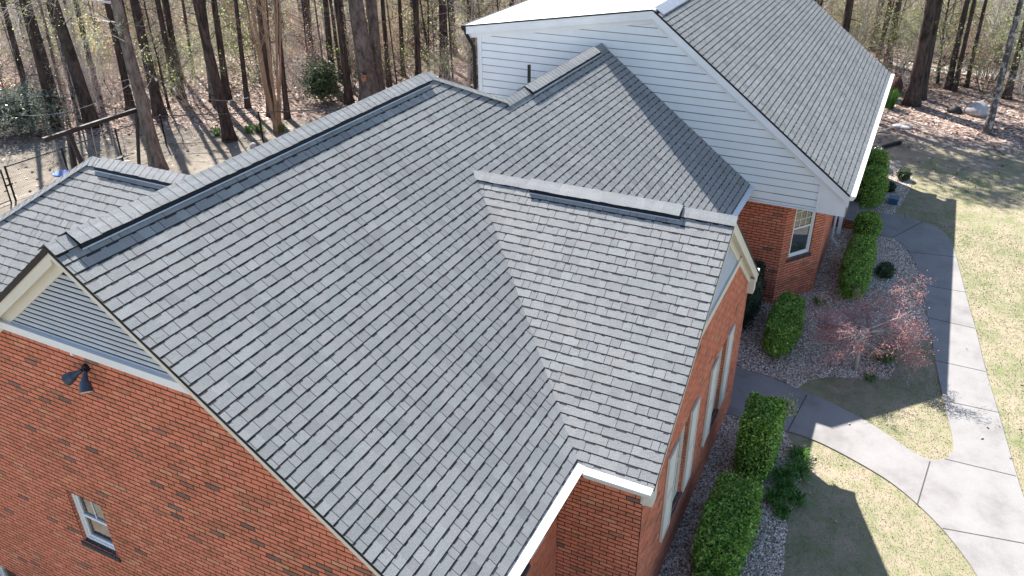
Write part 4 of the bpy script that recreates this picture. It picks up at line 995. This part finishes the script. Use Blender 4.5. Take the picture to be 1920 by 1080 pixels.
rl.build('rail', plain('grey_rail', (.10,.10,.10), .3, metal=.5), fr); ch.build('wire_mesh', BLACK, fr)
# gate leaf at the left
gr = empty('fence_gate', (10.1,18.5,0), 'black chain-link gate leaf at the left edge of the photo', 'gate')
mb = MB(); mb.tube([(10.5,18.5,-.03),(10.5,18.5,1.2)], [.028,.028], 8); mb.tube([(10.5,18.5,1.1),(8.6,18.45,1.1)], [.022,.022], 8); mb.tube([(10.5,18.5,.1),(8.6,18.45,.1)], [.022,.022], 8); mb.tube([(8.6,18.45,-.03),(8.6,18.45,1.2)], [.028,.028], 8); mb.build('gate_frame', BLACK, gr)
mb = MB()
for i in range(24):
    x = 8.6+i*.079; mb.tube([(x,18.47,.1),(min(10.5,x+1.0),18.47,min(1.1,.1+(min(10.5,x+1.0)-x)))], [.0022]*2, 3, cap=False); mb.tube([(x,18.47,1.1),(min(10.5,x+1.0),18.47,max(.1,1.1-(min(10.5,x+1.0)-x)))], [.0022]*2, 3, cap=False)
mb.build('wire_mesh', BLACK, gr); mb = MB(); mb.box((10.46,18.44,.6),(10.72,18.5,.66)); mb.build('latch', BLACK, gr)
# swing set
sw = empty('swing_set', (12.9,16.9,0), 'black timber swing frame with a long top beam and splayed legs', 'swing set')
mb = MB(); mb.beam((11.25,16.95,2.2), (15.0,16.82,2.2), .11, .14); mb.build('top_beam', STEELB, sw)
for dx, dy in ((.0,-.55),(.35,.75),(-.02,.35)):
    mb = MB(); mb.beam((12.15,16.92,2.16), (12.15+dx,16.92+dy,-.05), .12, .12, (0,1,0)); mb.build('leg', STEELB, sw)
for dy in (-.7,.7):
    mb = MB(); mb.beam((14.9,16.82,2.16), (15.0,16.82+dy,-.05), .09, .09, (0,1,0)); mb.build('leg', STEELB, sw)
for x0, x1, zs in ((13.0,13.35,1.0),(13.75,14.1,1.15)):
    mb = MB()
    for x in (x0, x1): mb.tube([(x,16.88,2.13),((x0+x1)/2+(x-(x0+x1)/2)*1.3,16.95,zs-.4)], [.012,.012], 5)
    s_ = mb.build('rope', ROPE, sw); q = MB(); q.box((x0-.1,16.87,zs-.43),(x1+.1,17.03,zs-.40)); q.build('seat', STEELB, sw)
ds = empty('saucer_swing', (11.5,17.0,.9), 'round blue disc hanging at the left end of the swing beam', 'swing')
mb = MB(); mb.tube([(11.72,17.25,.80),(11.72,17.25,.83),(11.72,17.25,.86)], [.26,.29,.27], 20); mb.build('disc', BLUE, ds)
mb = MB()
for a in range(3): mb.tube([(11.72+.24*math.cos(a*2.1),17.25+.24*math.sin(a*2.1),.86),(11.6,16.95,2.12)], [.008,.008], 5)
mb.build('rope', WIRE, ds)
# string lights
sl = empty('string_lights', (15,15.8,3), 'thin cable strung across the lone yard tree with round white bulbs', 'lights')
def sag(a, b, s_, n=14):
    a = Vector(a); b = Vector(b); return [a.lerp(b, t/n)-Vector((0,0,s_*4*(t/n)*(1-t/n))) for t in range(n+1)]
c1 = sag((15.1,16.12,3.6), (11.9,18.8,2.6), .45); c2 = sag((15.1,16.12,3.6), (19.0,15.0,1.9), .55)
mb = MB(); mb.tube(c1, [.007]*15, 5); mb.tube(c2, [.007]*15, 5); mb.build('cable', WIRE, sl)
for cc, ks in ((c1, (1,2,4)), (c2, (1,2,3,5,7,10))):
    for k in ks:
        mb = MB(); mb.blob(cc[k]-Vector((0,0,.07)), (.04,.04,.05), 8, 6); mb.build('bulb', BULB, sl, smooth=True)
# birdhouse on the oak
bh = empty('birdhouse', (24.95,14.0,1.75), 'small orange wooden birdhouse fixed to the huge oak', 'birdhouse')
Mx = Matrix.Translation((24.66,13.93,1.2)) @ Matrix.Rotation(.48, 4, 'Z')
mb = MB(); mb.box((-.09,-.09,0),(.12,.09,.30), M=Mx); mb.build('box', WOODB, bh)
mb = MB(); mb.box((-.13,-.12,.302),(.14,.12,.33), M=Mx); mb.build('roof', STUMP, bh)
mb = MB(); mb.tube([Mx @ Vector((-.098,0,.2)), Mx @ Vector((-.088,0,.2))], [.028,.028], 10); mb.build('entrance_hole', BLACK, bh)
# right-hand yard
def rock(name, c, r, mat, label, cat, seed, jit=.09):
    rr = random.Random(seed); mb = MB(); mb.blob(c, r, 14, 9, 0, rng=rr)
    ph = [rr.uniform(0, 6) for _ in range(4)]; cc = Vector(c)
    mb.v = [tuple(cc+(Vector(v)-cc)*(1+jit*(math.sin((v[0]-c[0])*7/r[0]*.5+ph[0])+math.sin((v[1]-c[1])*6/r[1]*.5+ph[1])+math.sin((v[2]-c[2])*5/r[2]*.5+ph[2])))) for v in mb.v]
    o = mb.build(name, mat, smooth=True); tag(o, label, cat); return o
rock('boulder', (34.9,-10.7,.22), (.36,.48,.34), STONE, 'smooth white boulder lying in the fallen leaves', 'boulder', 1)
rock('tree_stump', (35.0,-9.85,.1), (.3,.32,.2), STEELB, 'low charred black stump left of the white boulder', 'stump', 2, .14)
rock('red_brown_log', (37.2,-7.35,.3), (.5,.3,.5), STUMP, 'rusty red-brown stump right behind the far roof corner', 'stump', 3, .1)
rock('flat_stone', (31.7,-7.95,.04), (.28,.42,.08), STONE, 'flat pale stone slab on the bare soil', 'stone', 4)
rock('small_rock', (18.3,14.9,.05), (.16,.16,.12), STONE, 'small pinkish rock in the back yard beside the fence shadow', 'rock', 5)
mb = MB(); pts = [(27.2,-7.0,.07),(27.9,-7.15,.07),(28.6,-7.45,.07),(29.2,-7.85,.08),(29.42,-8.05,.08)]
pp = []; rr_ = []
for a, b in zip(pts, pts[1:]):
    for t in range(12): pp.append(Vector(a).lerp(Vector(b), t/12)); rr_.append(.075 if t % 2 else .062)
mb.tube(pp, rr_, 12); tag(mb.build('drain_pipe', BLACK), 'black corrugated drain pipe lying on the lawn past the bushes', 'pipe')
ub = empty('utility_box', (23.1,-8.2,0), 'small blue box at the edge of the far gravel bed', 'box')
mb = MB(); mb.box((22.9,-8.35,.0),(23.2,-8.08,.2)); mb.build('box', plain('dull_blue', (.02,.08,.16), .5), ub); mb = MB(); mb.box((22.88,-8.37,.2),(23.22,-8.06,.225)); mb.build('lid', plain('dull_blue_lid', (.03,.1,.2), .4), ub)
mb = MB(); pts = [Vector((30.2,-6.9,.02)), Vector((31.0,-7.4,.06)), Vector((31.4,-7.7,.1)), Vector((32.0,-8.6,.05)), Vector((31.8,-9.4,.03)), Vector((31.0,-10,.03))]
mb.tube(pts, [.018,.022,.022,.018,.012,.006], 6); tag(mb.build('fallen_branch', TWIG, smooth=True), 'thin fallen branch beside the flat pale stone', 'branch')
# far track through the woods at right
mb = MB(); mb.prism([(43.0,-20,.0),(44.6,-20,.0),(43.3,-8.5,.0),(45,0,.0),(43.6,0,.0),(41.9,-8.5,.0)], (0,0,.012)); struct(mb.build('woodland_track', plain('pale_gravel_track', (.55,.49,.44), .9, var=.15, scale=3)))
